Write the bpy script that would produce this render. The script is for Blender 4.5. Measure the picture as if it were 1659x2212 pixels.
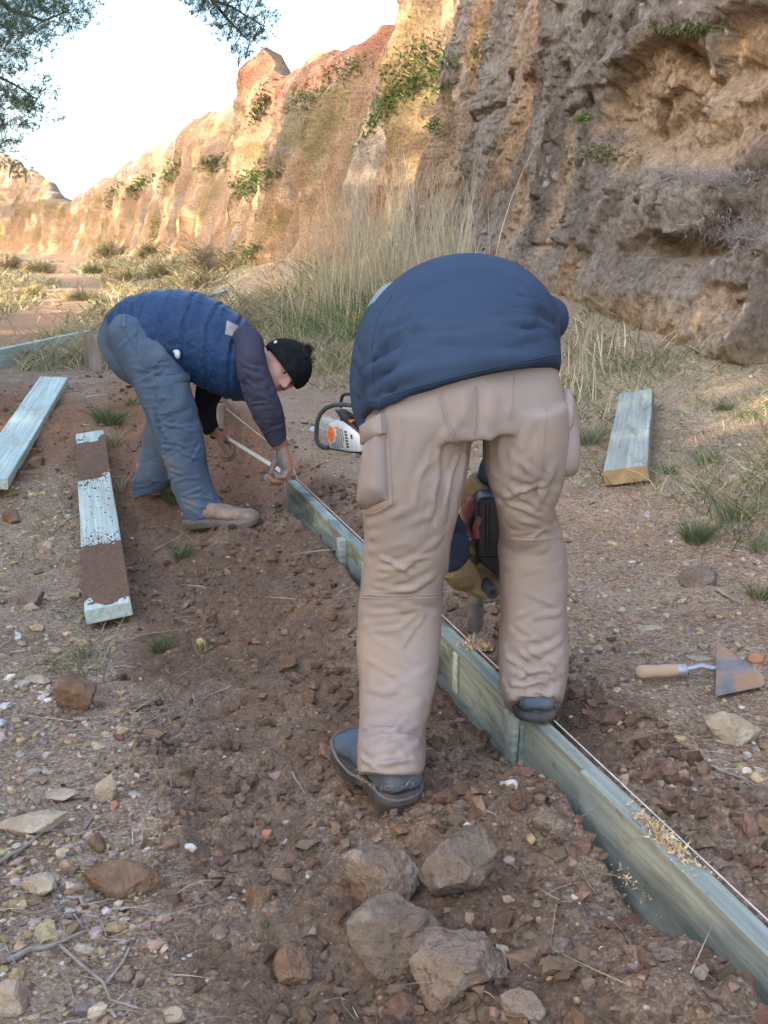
import bpy, bmesh, math, random
import numpy as np
from mathutils import Vector, Matrix, noise as mn
from mathutils.bvhtree import BVHTree
C = bpy.context
for o in list(bpy.data.objects): bpy.data.objects.remove(o)
COL = C.scene.collection
rad = math.radians

# ------------------------------------------------------------------ camera, sky, sun, exposure
PITCH = 13.0; CAMZ = 1.10; FPX = 2246.6; CX = 829.5; CY = 1106.0   # photo read on a 1659 x 2212 grid
cam = bpy.data.objects.new('camera', bpy.data.cameras.new('camera')); COL.objects.link(cam)
cam.location = (0, 0, CAMZ); cam.rotation_euler = (rad(90 - PITCH), 0, 0)
cam.data.sensor_fit = 'VERTICAL'; cam.data.sensor_height = 36; cam.data.lens = 36 * FPX / 2212
cam.data.clip_start = .05; cam.data.clip_end = 2000
C.scene.camera = cam
SUN_EL = 18.0
SUN_FROM = Vector((-.86, -.42, 0)).normalized()                  # horizontal direction towards the sun
w = bpy.data.worlds.new('World'); C.scene.world = w; w.use_nodes = True
nt = w.node_tree; nt.nodes.clear()
sky = nt.nodes.new('ShaderNodeTexSky'); sky.sky_type = 'NISHITA'; sky.sun_disc = False
sky.sun_elevation = rad(SUN_EL); sky.sun_rotation = math.atan2(SUN_FROM.x, SUN_FROM.y)
sky.air_density = 1.0; sky.dust_density = 3.0; sky.ozone_density = 1.0
bg = nt.nodes.new('ShaderNodeBackground'); bg.inputs[1].default_value = .15
wo = nt.nodes.new('ShaderNodeOutputWorld')
nt.links.new(sky.outputs[0], bg.inputs[0]); nt.links.new(bg.outputs[0], wo.inputs[0])
sd = bpy.data.lights.new('sun', 'SUN'); sd.energy = 2.0; sd.angle = rad(.53); sd.color = (1, .86, .64)
sun = bpy.data.objects.new('sun', sd); COL.objects.link(sun)
sdir = Vector((SUN_FROM.x * math.cos(rad(SUN_EL)), SUN_FROM.y * math.cos(rad(SUN_EL)), math.sin(rad(SUN_EL))))
sun.rotation_euler = sdir.to_track_quat('Z', 'Y').to_euler()
vs = C.scene.view_settings
vs.view_transform = 'Standard'; vs.look = 'None'; vs.exposure = 3.05; vs.gamma = 1; vs.use_curve_mapping = False

# ------------------------------------------------------------------ numeric helpers
SP, CP = math.sin(rad(PITCH)), math.cos(rad(PITCH))
def at(dx, dy, Y):
    a = dx - CX; b = dy - CY
    t = Y / (FPX * CP - b * SP)
    return Vector((a * t, Y, CAMZ - (FPX * SP + b * CP) * t))
def raydir(dx, dy):
    a = dx - CX; b = dy - CY
    return Vector((a, FPX * CP - b * SP, -(FPX * SP + b * CP))).normalized()
def hsh(ix, iy, iz, s):
    n = (ix * 374761393 + iy * 668265263 + iz * 1440662683 + s * 974634777) & 0xffffffff
    n = ((n ^ (n >> 13)) * 1274126177) & 0xffffffff
    n = ((n ^ (n >> 15)) * 1103515245) & 0xffffffff
    return ((n ^ (n >> 16)) & 0xffffff) / float(0xffffff)
def vn(x, y, z, s=0):
    x = np.asarray(x, float); y = np.asarray(y, float) + 0 * x; z = np.asarray(z, float) + 0 * x
    ix = np.floor(x).astype(np.int64); iy = np.floor(y).astype(np.int64); iz = np.floor(z).astype(np.int64)
    fx = x - ix; fy = y - iy; fz = z - iz
    fx = fx * fx * (3 - 2 * fx); fy = fy * fy * (3 - 2 * fy); fz = fz * fz * (3 - 2 * fz)
    r = 0
    for i in (0, 1):
        for j in (0, 1):
            for k in (0, 1):
                r = r + hsh(ix + i, iy + j, iz + k, s) * (fx if i else 1 - fx) * (fy if j else 1 - fy) * (fz if k else 1 - fz)
    return r * 2 - 1
def fbm(x, y, z=0., octv=4, s=0, gain=.5, billow=False):
    r = 0; a = 1; t = 0
    x = np.asarray(x, float); y = np.asarray(y, float); z = np.asarray(z, float)
    for o in range(octv):
        v = vn(x, y, z, s + o * 17)
        r = r + a * (np.abs(v) * 2 - 1 if billow else v); t += a; a *= gain
        x, y, z = (.8 * x + .6 * y) * 2.03 + 3.1, (-.6 * x + .8 * y) * 2.03 + 7.7, z * 2.03 + 1.3
    return r / t
def worley(x, y, s=0, jit=.9):
    ix = np.floor(x).astype(np.int64); iy = np.floor(y).astype(np.int64)
    f1 = np.full(np.shape(x), 9.); f2 = f1.copy(); cid = np.zeros(np.shape(x)); ex = cid.copy(); ey = cid.copy()
    for i in (-1, 0, 1):
        for j in (-1, 0, 1):
            a = ix + i; b = iy + j
            px = a + .5 + jit * (hsh(a, b, 0 * a, s) - .5); py = b + .5 + jit * (hsh(a, b, 0 * a, s + 5) - .5)
            d = np.hypot(px - x, py - y); c = hsh(a, b, 0 * a, s + 9)
            m = d < f1
            f2 = np.where(m, f1, np.minimum(f2, d)); cid = np.where(m, c, cid); f1 = np.where(m, d, f1); ex = np.where(m, x - px, ex); ey = np.where(m, y - py, ey)
    return f1, f2, cid, ex, ey
def ss(a, b, x):
    t = np.clip((np.asarray(x, float) - a) / (b - a), 0, 1); return t * t * (3 - 2 * t)

# ------------------------------------------------------------------ terrain
NX, NY = .960, .279                                               # u: to the right of the edging, v: along it
def uv(x, y): return NX * x + NY * y, -NY * x + NX * y
def xy(u, v): return NX * u - NY * v, NY * u + NX * v
BU = .864; BT = .036                                              # edging board centre and thickness
CLV = np.array([-14, -6, 0, 5, 8, 12, 17, 22, 27, 29.2, 31, 36, 45, 58, 70, 90, 115, 150.])
CLU = np.array([4.2, 3.9, 3.8, 3.7, 3.9, 4.1, 4.2, 4.05, 3.75, 3.9, 5.0, 5.3, 4.7, 3.4, 1.6, -2, -14, -40.])
def smoothed(v):
    return (np.interp(v - .5, CLV, CLU) + 2 * np.interp(v, CLV, CLU) + np.interp(v + .5, CLV, CLU)) / 4
def soilmask(u, v):
    e = .06 * fbm(u * 5, v * 5, 0, 3, 77)
    m = ss(-.02, .16, u + e) * (1 - ss(1.0, 1.22, u + e))
    m = m * (1 - ss(6.2, 8.2, v))
    p = ss(.85, .35, np.hypot((u + .55) / 1.2, (v - 6.0) / 1.7) + e)   # loose red heap to the left
    return np.clip(np.maximum(m, p), 0, 1)
def Hmac(x, y):
    u, v = uv(x, y)
    zl = .03 + .36 * ss(3.9, 7.2, v); zr = .165 + .25 * ss(5, 12, v)
    k = ss(.80, .93, u)
    z = zl * (1 - k) + zr * k
    bump = .090 + .075 * np.exp(-((v - 1.60) / .20) ** 2) + .075 * ss(1.3, 1.0, v) - .008 * np.exp(-((v - 1.28) / .10) ** 2) + .012 * np.sin(v * 2.1 + 1)
    bump = bump * (1 - ss(3.9, 4.8, v))
    z = z + bump * ss(.15, .8, u) * (1 - ss(.80, .84, u))
    z = z - .02 * np.exp(-((u - .835) / .03) ** 2) * ss(1.5, 1.2, v)
    z = z - .045 * np.exp(-((u - .945) / .05) ** 2) * (1 - ss(4.4, 5, v)) * (.6 + .5 * np.sin(v * 3.3))
    z = z + .018 * np.exp(-((u - 1.07) / .06) ** 2) * (1 - ss(4.4, 5, v))
    z = z - .16 * np.exp(-((u - .86) / .16) ** 2) * ss(4.3, 4.6, v) * (1 - ss(5.6, 6.3, v))
    z = z + .155 * np.maximum(0, u - 1.45) * ss(.2, 3, v) + .155 * .5 * np.maximum(0, u - 1.45) * (1 - ss(.2, 3, v))
    uc = smoothed(v)
    z = z + .35 * ss(uc - 1.5, uc + .1, u) * ss(3, 9, v)
    z = z + .024 * np.maximum(0, v - 16)
    z = z - .05 * np.maximum(0, -u - 2.5) * ss(0, 3, -u - 2.5) * (1 - ss(12, 20, v))
    return z
def H(x, y):
    x = np.asarray(x, float); y = np.asarray(y, float)
    u, v = uv(x, y); m = soilmask(u, v)
    d = np.maximum(1, np.hypot(x, y))
    fade = np.clip(6 / d, .3, 1)
    nearb = 1 - .75 * np.exp(-((u - BU) / .05) ** 2) * (v < 4.5)
    z = Hmac(x, y)
    z = z + .05 * fbm(x * .9, y * .9, 0, 2, 3) * ss(1.2, 3.5, d) * nearb
    z = z + m * nearb * (.040 * fbm(x * 4.5, y * 4.5, 0, 3, 11) + .022 * fbm(x * 15, y * 15, 0, 3, 23, .6, True) * fade)
    z = z + (1 - m) * nearb * (.016 * fbm(x * 4, y * 4, 0, 3, 31) + .006 * fbm(x * 22, y * 22, 0, 2, 41) * fade)
    z = z + .014 * m * np.maximum(0, fbm(x * 32, y * 32, 0, 2, 51)) * np.clip(3 / d, 0, 1) * nearb
    return z
def h1(x, y): return float(H(np.array([x]), np.array([y]))[0])
def ground(dx, dy, tmax=120):
    d = raydir(dx, dy); o = Vector((0, 0, CAMZ))
    ts = np.concatenate([np.arange(.6, 8, .01), np.geomspace(8, tmax, 900)])
    X = d.x * ts; Y = d.y * ts; Z = CAMZ + d.z * ts
    below = np.nonzero(Z < H(X, Y))[0]
    i = below[0] if len(below) else len(ts) - 1
    return Vector((X[i], Y[i], float(H(X[i:i+1], Y[i:i+1])[0])))

# ------------------------------------------------------------------ objects
def tag(o, label=None, cat=None, group=None, kind=None):
    if label: o['label'] = label
    if cat: o['category'] = cat
    if group: o['group'] = group
    if kind: o['kind'] = kind
    return o
def mesh_np(name, V, F, mats, col=None, smooth=True, fmat=None):
    me = bpy.data.meshes.new(name); V = np.ascontiguousarray(V, np.float32); F = np.ascontiguousarray(F, np.int32)
    n, k = F.shape
    me.vertices.add(len(V)); me.vertices.foreach_set('co', V.ravel())
    me.loops.add(n * k); me.loops.foreach_set('vertex_index', F.ravel())
    me.polygons.add(n); me.polygons.foreach_set('loop_start', np.arange(0, n * k, k, dtype=np.int32))
    me.polygons.foreach_set('loop_total', np.full(n, k, np.int32))
    me.polygons.foreach_set('use_smooth', np.full(n, smooth, bool))
    for m in (mats if isinstance(mats, (list, tuple)) else [mats]): me.materials.append(m)
    if fmat is not None: me.polygons.foreach_set('material_index', np.asarray(fmat, np.int32))
    if col is not None:
        a = me.color_attributes.new('Col', 'FLOAT_COLOR', 'POINT')
        c = np.ones((len(V), 4), np.float32); c[:, :np.shape(col)[1]] = col
        a.data.foreach_set('color', c.ravel())
    me.update(calc_edges=True); me.validate()
    return me
def link(name, me, parent=None, base=None):
    """top-level: origin moved to base; child: mesh stays where it was modelled, in world metres"""
    o = bpy.data.objects.new(name, me); COL.objects.link(o)
    if parent is not None:
        o.parent = parent
        if base is None:
            co = np.empty(len(me.vertices) * 3, np.float32); me.vertices.foreach_get('co', co); co = co.reshape(-1, 3)
            base = Vector(((co[:, 0].min() + co[:, 0].max()) / 2, (co[:, 1].min() + co[:, 1].max()) / 2, co[:, 2].min()))
        me.transform(Matrix.Translation(-Vector(base)))
        pw = WL.get(parent.name, Vector((0, 0, 0)))
        o.location = Vector(base) - pw; WL[o.name] = Vector(base)
    else:
        if base is None: base = Vector((0, 0, 0))
        me.transform(Matrix.Translation(-Vector(base))); o.location = base; WL[o.name] = Vector(base)
    return o
WL = {}
def empty(name, loc):
    o = bpy.data.objects.new(name, None); COL.objects.link(o); o.location = loc; o.empty_display_size = .1
    WL[o.name] = Vector(loc); return o
def pyd(name, V, F, mats, smooth=True):
    me = bpy.data.meshes.new(name); me.from_pydata([tuple(v) for v in V], [], F)
    for m in (mats if isinstance(mats, (list, tuple)) else [mats]): me.materials.append(m)
    me.polygons.foreach_set('use_smooth', [smooth] * len(me.polygons)); me.update(); return me
class MB:
    def __init__(s): s.V = []; s.F = []
    def add(s, V, F):
        n = len(s.V); s.V += [Vector(v) for v in V]; s.F += [tuple(i + n for i in f) for f in F]; return s
    def tube(s, pts, r, n=8, cap=True):
        pts = [Vector(p) for p in pts]; rs = r if isinstance(r, (list, tuple)) else [r] * len(pts)
        rings = []; prev = None
        for i, p in enumerate(pts):
            t = (pts[min(i + 1, len(pts) - 1)] - pts[max(i - 1, 0)]).normalized()
            if prev is None: prev = t.orthogonal().normalized()
            a = (prev - t * prev.dot(t)); a = a.normalized() if a.length > 1e-6 else t.orthogonal().normalized()
            b = t.cross(a); prev = a
            rings.append([p + (a * math.cos(q) + b * math.sin(q)) * rs[i] for q in (2 * math.pi * k / n for k in range(n))])
        V, F = loft_pts(rings, cap); return s.add(V, F)
    def box(s, c, sx, sy, sz, M=None):
        V = [Vector((x * sx / 2, y * sy / 2, z * sz / 2)) for x in (-1, 1) for y in (-1, 1) for z in (-1, 1)]
        if M: V = [M @ v for v in V]
        c = Vector(c)
        return s.add([v + c for v in V], [(0,1,3,2),(4,6,7,5),(0,4,5,1),(2,3,7,6),(0,2,6,4),(1,5,7,3)])
    def ext(s, poly, off):
        """polygon (list of Vectors) extruded by off"""
        n = len(poly); off = Vector(off)
        V = [Vector(p) for p in poly] + [Vector(p) + off for p in poly]
        F = [tuple(range(n))[::-1], tuple(range(n, 2 * n))] + [(i, (i + 1) % n, (i + 1) % n + n, i + n) for i in range(n)]
        return s.add(V, F)
    def mesh(s, name, mat, smooth=False, bevel=0, seg=2):
        me = pyd(name, s.V, s.F, mat, smooth)
        bm = bmesh.new(); bm.from_mesh(me); bmesh.ops.recalc_face_normals(bm, faces=bm.faces)
        if bevel:
            es = [e for e in bm.edges if e.is_manifold and e.calc_face_angle(0) > .5]
            bmesh.ops.bevel(bm, geom=es, offset=bevel, segments=seg, profile=.5, affect='EDGES', clamp_overlap=True)
        bm.to_mesh(me); bm.free()
        me.polygons.foreach_set('use_smooth', [smooth or bool(bevel)] * len(me.polygons))
        if bevel or smooth: me.set_sharp_from_angle(angle=rad(45))
        me.update(); return me
    def obj(s, name, mat, parent=None, base=None, **k): return link(name, s.mesh(name, mat, **k), parent, base)
def loft_pts(rings, cap=True):
    n = len(rings[0]); V = [v for r in rings for v in r]; F = []
    for i in range(len(rings) - 1):
        for j in range(n):
            a = i * n + j; b = i * n + (j + 1) % n; F.append((a, b, b + n, a + n))
    if cap: F.append(tuple(range(n))[::-1]); F.append(tuple(range((len(rings) - 1) * n, len(rings) * n)))
    return V, F
def R(p1, p2, Y, rd, Y2=None, e=2.0):
    """a limb section: its two outline points in the picture plane at depth Y, and its half depth"""
    a = at(p1[0], p1[1], Y); b = at(p2[0], p2[1], Y if Y2 is None else Y2)
    return ((a + b) / 2, (b - a) / 2, rd, e)
def HR(y, xl, xr, Y, rd, e=2.6): return R((xl, y), (xr, y), Y, rd, None, e)
def loft(secs, n=24, k=1.0, sub=4):
    """sections -> smooth loft, interpolated"""
    cs = np.array([list(s[0]) + list(s[1]) + [s[2], s[3]] for s in secs], float)
    m = len(cs); out = []
    for i in range(m - 1):
        p0 = cs[max(i - 1, 0)]; p1 = cs[i]; p2 = cs[i + 1]; p3 = cs[min(i + 2, m - 1)]
        for q in range(sub):
            t = q / sub
            out.append(.5 * (2 * p1 + (p2 - p0) * t + (2 * p0 - 5 * p1 + 4 * p2 - p3) * t * t + (3 * p1 - p0 - 3 * p2 + p3) * t ** 3))
    out.append(cs[-1]); rings = []
    for i, c in enumerate(out):
        ctr = Vector(c[0:3]); a = Vector(c[3:6]) * k
        t = Vector(out[min(i + 1, len(out) - 1)][0:3]) - Vector(out[max(i - 1, 0)][0:3])
        b = t.cross(a).normalized() * c[6] * k; e = 2 / c[7]; ring = []
        for j in range(n):
            q = 2 * math.pi * j / n; cq, sq = math.cos(q), math.sin(q)
            ring.append(ctr + a * (math.copysign(abs(cq) ** e, cq)) + b * (math.copysign(abs(sq) ** e, sq)))
        rings.append(ring)
    return loft_pts(rings)
def ellipsoid(c, ax, ay, az, nu=20, nv=12):
    V = []; F = []; c = Vector(c); ax = Vector(ax); ay = Vector(ay); az = Vector(az)
    for i in range(nv + 1):
        th = math.pi * i / nv
        for j in range(nu):
            ph = 2 * math.pi * j / nu
            V.append(c + ax * (math.sin(th) * math.cos(ph)) + ay * (math.sin(th) * math.sin(ph)) + az * math.cos(th))
    for i in range(nv):
        for j in range(nu):
            a = i * nu + j; b = i * nu + (j + 1) % nu; F.append((a, b, b + nu, a + nu))
    return V, F
def union(name, parts, vox, mat, smooth=3, fac=.5):
    """overlapping closed pieces -> one continuous skin"""
    V = []; F = []
    for v, f in parts:
        n = len(V); V += v; F += [tuple(i + n for i in q) for q in f]
    me = pyd('tmp', V, F, mat)
    bm = bmesh.new(); bm.from_mesh(me); bmesh.ops.remove_doubles(bm, verts=bm.verts, dist=1e-6)
    bmesh.ops.recalc_face_normals(bm, faces=bm.faces); bm.to_mesh(me); bm.free()
    o = bpy.data.objects.new('tmp', me); COL.objects.link(o)
    r = o.modifiers.new('r', 'REMESH'); r.mode = 'VOXEL'; r.voxel_size = vox; r.use_smooth_shade = True
    if smooth:
        s = o.modifiers.new('s', 'SMOOTH'); s.iterations = smooth; s.factor = fac
    dg = C.evaluated_depsgraph_get(); dg.update()
    out = bpy.data.meshes.new_from_object(o.evaluated_get(dg)); out.name = name
    bpy.data.objects.remove(o); bpy.data.meshes.remove(me)
    if not out.materials: out.materials.append(mat)
    out.polygons.foreach_set('use_smooth', [True] * len(out.polygons))
    return out
def get_co(me):
    a = np.empty(len(me.vertices) * 3, np.float32); me.vertices.foreach_get('co', a); return a.reshape(-1, 3).astype(float)
def get_no(me):
    a = np.empty(len(me.vertices) * 3, np.float32); me.vertices.foreach_get('normal', a); return a.reshape(-1, 3).astype(float)
def set_co(me, c): me.vertices.foreach_set('co', np.ascontiguousarray(c, np.float32).ravel()); me.update()
def displace(me, fn):
    c = get_co(me); n = get_no(me); set_co(me, c + n * fn(c)[:, None])
def bvh(me): return BVHTree.FromPolygons([v.co.copy() for v in me.vertices], [tuple(p.vertices) for p in me.polygons])
def hit(b, dx, dy):
    r = b.ray_cast(Vector((0, 0, CAMZ)), raydir(dx, dy)); return (r[0], r[1]) if r[0] is not None else (None, None)
def seam(b, pts, r=.0012, lift=.0006, n=6, step=8):
    """a stitched ridge lying on a garment, through the given picture points"""
    P = []
    for i in range(len(pts) - 1):
        a, c = pts[i], pts[i + 1]; m = max(2, int(math.hypot(a[0] - c[0], a[1] - c[1]) / step))
        for q in range(m + (i == len(pts) - 2)):
            t = q / m; l, nn = hit(b, a[0] + (c[0] - a[0]) * t, a[1] + (c[1] - a[1]) * t)
            if l is not None and (not P or (l - P[-1]).length < .06): P.append(l + nn * lift)
    mb = MB()
    if len(P) > 2: mb.tube(P, r, n)
    return mb
def patch(b, tl, tr, br, bl, nx=14, ny=18, th=.006, puff=.01):
    """a sewn-on piece of cloth that follows the garment under it"""
    top = []; bot = []
    for j in range(ny + 1):
        for i in range(nx + 1):
            s, t = i / nx, j / ny
            x = (tl[0] * (1 - s) + tr[0] * s) * (1 - t) + (bl[0] * (1 - s) + br[0] * s) * t
            y = (tl[1] * (1 - s) + tr[1] * s) * (1 - t) + (bl[1] * (1 - s) + br[1] * s) * t
            l, nn = hit(b, x, y)
            if l is None: l, nn, _, _ = b.find_nearest(at(x, y, top[-1].y if top else 2.0))
            if nn.y > 0: nn = -nn if nn.y > .7 else nn
            e = min(s, 1 - s, t, 1 - t) * 2; k = th + puff * (1 - (1 - min(1, e * 1.6)) ** 2) + .002 * mn.noise(Vector((x * .05, y * .05, 3)))
            top.append(l + nn * k); bot.append(l - nn * .004)
    V = top + bot; N = (nx + 1) * (ny + 1); F = []; idx = lambda i, j: j * (nx + 1) + i
    for j in range(ny):
        for i in range(nx):
            q = (idx(i, j), idx(i, j + 1), idx(i + 1, j + 1), idx(i + 1, j)); F.append(q); F.append(tuple(N + k for k in q[::-1]))
    rim = [idx(i, 0) for i in range(nx)] + [idx(nx, j) for j in range(ny)] + [idx(i, ny) for i in range(nx, 0, -1)] + [idx(0, j) for j in range(ny, 0, -1)]
    for k in range(len(rim)):
        a, c = rim[k], rim[(k + 1) % len(rim)]; F.append((a, c, c + N, a + N))
    return MB().add(V, F)
def ribbons(P, D, L, W, B, K=3, rng=None):
    """N thin blades: start, direction, length, width, bend"""
    P = np.asarray(P, float); D = np.asarray(D, float); N = len(P); rng = rng or np.random.default_rng(1)
    r = rng.normal(size=(N, 3)); S = np.cross(D, r); S /= np.linalg.norm(S, axis=1)[:, None] + 1e-9
    V = np.empty((N, K + 1, 2, 3)); L = np.broadcast_to(L, N)[:, None]; W = np.broadcast_to(W, N)[:, None]
    for k in range(K + 1):
        t = k / K; c = P + D * L * t + B * L * t * t; w = W * .5 * (1 - .85 * t ** 1.6)
        V[:, k, 0] = c - S * w; V[:, k, 1] = c + S * w
    F = np.empty((N, K, 4), np.int64); b = np.arange(N)[:, None] * (K + 1) * 2 + np.arange(K)[None] * 2
    F[..., 0] = b; F[..., 1] = b + 1; F[..., 2] = b + 3; F[..., 3] = b + 2
    return V.reshape(-1, 3), F.reshape(-1, 4), (K + 1) * 2
def pick(rng, pal, N, var=.15):
    pal = np.array(pal); c = pal[rng.integers(0, len(pal), N)]
    return np.clip(c * (1 + var * rng.normal(size=(N, 1))) * (1 + .04 * rng.normal(size=(N, 3))), .004, 1)

# ------------------------------------------------------------------ materials
def nodes(name):
    m = bpy.data.materials.new(name); m.use_nodes = True; t = m.node_tree
    return m, t, t.nodes['Principled BSDF']
def N(t, k, **kw):
    n = t.nodes.new(k)
    for a, b in kw.items():
        if a in n.inputs: n.inputs[a].default_value = b
        else: setattr(n, a, b)
    return n
def tex(t, scale, detail=6, rough=.6, stretch=None, dist=0, coord='Object'):
    tc = N(t, 'ShaderNodeTexCoord'); v = tc.outputs[coord]
    if stretch:
        mp = N(t, 'ShaderNodeMapping'); mp.inputs['Scale'].default_value = stretch; t.links.new(v, mp.inputs[0]); v = mp.outputs[0]
    n = N(t, 'ShaderNodeTexNoise'); n.inputs['Scale'].default_value = scale; n.inputs['Detail'].default_value = detail
    n.inputs['Roughness'].default_value = rough; n.inputs['Distortion'].default_value = dist; t.links.new(v, n.inputs['Vector'])
    return n
def ramp(t, fac, stops):
    r = N(t, 'ShaderNodeValToRGB'); e = r.color_ramp.elements
    while len(e) < len(stops): e.new(.5)
    for i, (p, c) in enumerate(stops): e[i].position = p; e[i].color = (*c, 1) if not isinstance(c, (int, float)) else (c, c, c, 1)
    t.links.new(fac, r.inputs[0]); return r
def mix(t, fac, a, b, mode='MIX'):
    m = N(t, 'ShaderNodeMix', data_type='RGBA', blend_type=mode)
    for s, v in ((0, fac), (6, a), (7, b)):
        if isinstance(v, (int, float)): m.inputs[s].default_value = v
        elif isinstance(v, tuple): m.inputs[s].default_value = (*v, 1)
        else: t.links.new(v, m.inputs[s])
    return m.outputs[2]
def bump(t, bs, layers, prev=None):
    for n, st, ds in layers:
        b = N(t, 'ShaderNodeBump'); b.inputs['Strength'].default_value = st; b.inputs['Distance'].default_value = ds
        t.links.new(n, b.inputs['Height'])
        if prev is not None: t.links.new(prev, b.inputs['Normal'])
        prev = b.outputs[0]
    t.links.new(prev, bs.inputs['Normal']); return prev
def mat(name, stops, scale=8, rough=.85, bumps=((60, .5, .002),), stretch=None, stain=None, spec=.25, metal=0, detail=6):
    m, t, b = nodes(name)
    c = ramp(t, tex(t, scale, detail, .6, stretch).outputs[0], stops).outputs[0]
    if stain:                                                     # (colour, scale, low, high, stretch)
        col, sc, lo, hi = stain[:4]
        f = ramp(t, tex(t, sc, 8, .65, stain[4] if len(stain) > 4 else None, .3).outputs[0], [(lo, 0.), (hi, 1.)]).outputs[0]
        c = mix(t, f, c, col)
    t.links.new(c, b.inputs['Base Color']); b.inputs['Roughness'].default_value = rough
    b.inputs['Specular IOR Level'].default_value = spec; b.inputs['Metallic'].default_value = metal
    if bumps: bump(t, b, [(tex(t, s, 5, .6, stretch).outputs[0], st, ds) for s, st, ds in bumps])
    return m
def matcol(name, rough=.9, var=(30, .75, 1.25), bumps=((90, .5, .003),), spec=.2, trans=0):
    m, t, b = nodes(name)
    a = N(t, 'ShaderNodeVertexColor'); a.layer_name = 'Col'
    r = ramp(t, tex(t, var[0], 6, .65).outputs[0], [(.3, var[1]), (.7, var[2])])
    c = mix(t, 1., a.outputs[0], r.outputs[0], 'MULTIPLY')
    t.links.new(c, b.inputs['Base Color']); b.inputs['Roughness'].default_value = rough; b.inputs['Specular IOR Level'].default_value = spec
    if bumps: bump(t, b, [(tex(t, s, 5, .65).outputs[0], st, ds) for s, st, ds in bumps])
    if trans:
        tr = N(t, 'ShaderNodeBsdfTranslucent'); t.links.new(c, tr.inputs[0]); ms = N(t, 'ShaderNodeMixShader'); ms.inputs[0].default_value = trans
        t.links.new(b.outputs[0], ms.inputs[1]); t.links.new(tr.outputs[0], ms.inputs[2]); t.links.new(ms.outputs[0], t.nodes['Material Output'].inputs[0])
    return m

# ------------------------------------------------------------------ the ground
def axis(lo, hi, step, far_lo, far_hi, g):
    c = list(np.arange(lo, hi, step)); x = c[-1]; s = step
    while x < far_hi: s *= g[1]; x += s; c.append(x)
    x = c[0]; s = step; pre = []
    while x > far_lo: s *= g[0]; x -= s; pre.append(x)
    return np.array(pre[::-1] + c)
gx = axis(-1.25, 1.35, .0085, -320, 320, (1.028, 1.028)); gy = axis(.95, 2.7, .0085, -80, 320, (1.1, 1.019))
GX, GY = np.meshgrid(gx, gy); gxf, gyf = GX.ravel(), GY.ravel()
gz = H(gxf, gyf); U, Vv = uv(gxf, gyf)
msk = soilmask(U, Vv)
n1 = fbm(gxf * 1.7, gyf * 1.7, 0, 4, 5); n2 = fbm(gxf * 9, gyf * 9, 0, 4, 6); n3 = fbm(gxf * .5, gyf * .5, 0, 3, 8)
def lerp(a, b, k): return a * (1 - k[:, None]) + b * k[:, None]
one = np.ones((len(gxf), 1))
soil = lerp(one * np.array([.172, .102, .063]), one * np.array([.245, .155, .102]), ss(-.3, .5, n1 + .5 * n2))
redsoil = np.array([.26, .115, .055])
soil = lerp(soil, one * redsoil, np.clip(ss(3.4, 5.6, Vv) * .7, 0, 1))
leftg = lerp(one * np.array([.26, .160, .098]), one * np.array([.35, .232, .148]), ss(-.4, .4, n2))
path = lerp(one * np.array([.30, .178, .108]), one * np.array([.37, .238, .152]), ss(-.4, .5, n2 + n1 * .5))
bankc = lerp(one * np.array([.25, .165, .105]), one * np.array([.32, .24, .15]), ss(-.4, .4, n2 - n1))
c = lerp(leftg, path, ss(.7, 1.0, U)); c = lerp(c, bankc, ss(1.9, 2.7, U + .5 * n1) * ss(1.5, 3, Vv))
c = lerp(c, soil, msk)
grassy = np.array([.30, .26, .12]); redpath = np.array([.40, .20, .095])
far = ss(7.5, 10, Vv + n1)
pth = np.exp(-((U + .35 + .5 * np.sin(Vv * .16)) / (.42 + .006 * Vv)) ** 2)
fc = lerp(one * np.array([.33, .22, .13]), one * np.array([.26, .21, .11]), ss(-.3, .3, n3 + .6 * n2))
fc = lerp(fc, one * redpath, ss(.35, .6, pth + .25 * n1))
fc = lerp(fc, one * np.array([.31, .185, .11]), ss(.30, .6, np.exp(-((U - 1.5) / 1.0) ** 2) + .25 * n1) * (1 - ss(20, 30, Vv)))
c = lerp(c, fc, far)
m_ground, t, b = nodes('ground')
a = N(t, 'ShaderNodeVertexColor'); a.layer_name = 'Col'
g_ = mix(t, 1., a.outputs[0], ramp(t, tex(t, 45, 8, .7).outputs[0], [(.28, .5), (.72, 1.45)]).outputs[0], 'MULTIPLY')
sep = N(t, 'ShaderNodeSeparateColor'); t.links.new(a.outputs[0], sep.inputs[0])
amt = ramp(t, sep.outputs[1], [(.125, .10), (.19, .55)])
for sc, lo, colr in ((150, .80, (.50, .36, .23)), (300, .74, (.46, .33, .22)), (210, .88, (.60, .51, .42)), (120, .86, (.10, .06, .04))):
    tc = N(t, 'ShaderNodeTexCoord'); vo = N(t, 'ShaderNodeTexVoronoi'); vo.inputs['Scale'].default_value = sc; t.links.new(tc.outputs['Object'], vo.inputs['Vector'])
    se = N(t, 'ShaderNodeSeparateColor'); t.links.new(vo.outputs['Color'], se.inputs[0])
    on = ramp(t, se.outputs[0], [(lo, 0.), (lo + .02, 1.)]); mm_ = N(t, 'ShaderNodeMath', operation='MULTIPLY'); t.links.new(on.outputs[0], mm_.inputs[0]); t.links.new(amt.outputs[0], mm_.inputs[1])
    g_ = mix(t, mm_.outputs[0], g_, colr)
t.links.new(g_, b.inputs['Base Color']); b.inputs['Roughness'].default_value = .97; b.inputs['Specular IOR Level'].default_value = .15
vo = N(t, 'ShaderNodeTexVoronoi'); vo.inputs['Scale'].default_value = 130; t.links.new(N(t, 'ShaderNodeTexCoord').outputs['Object'], vo.inputs['Vector'])
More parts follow.
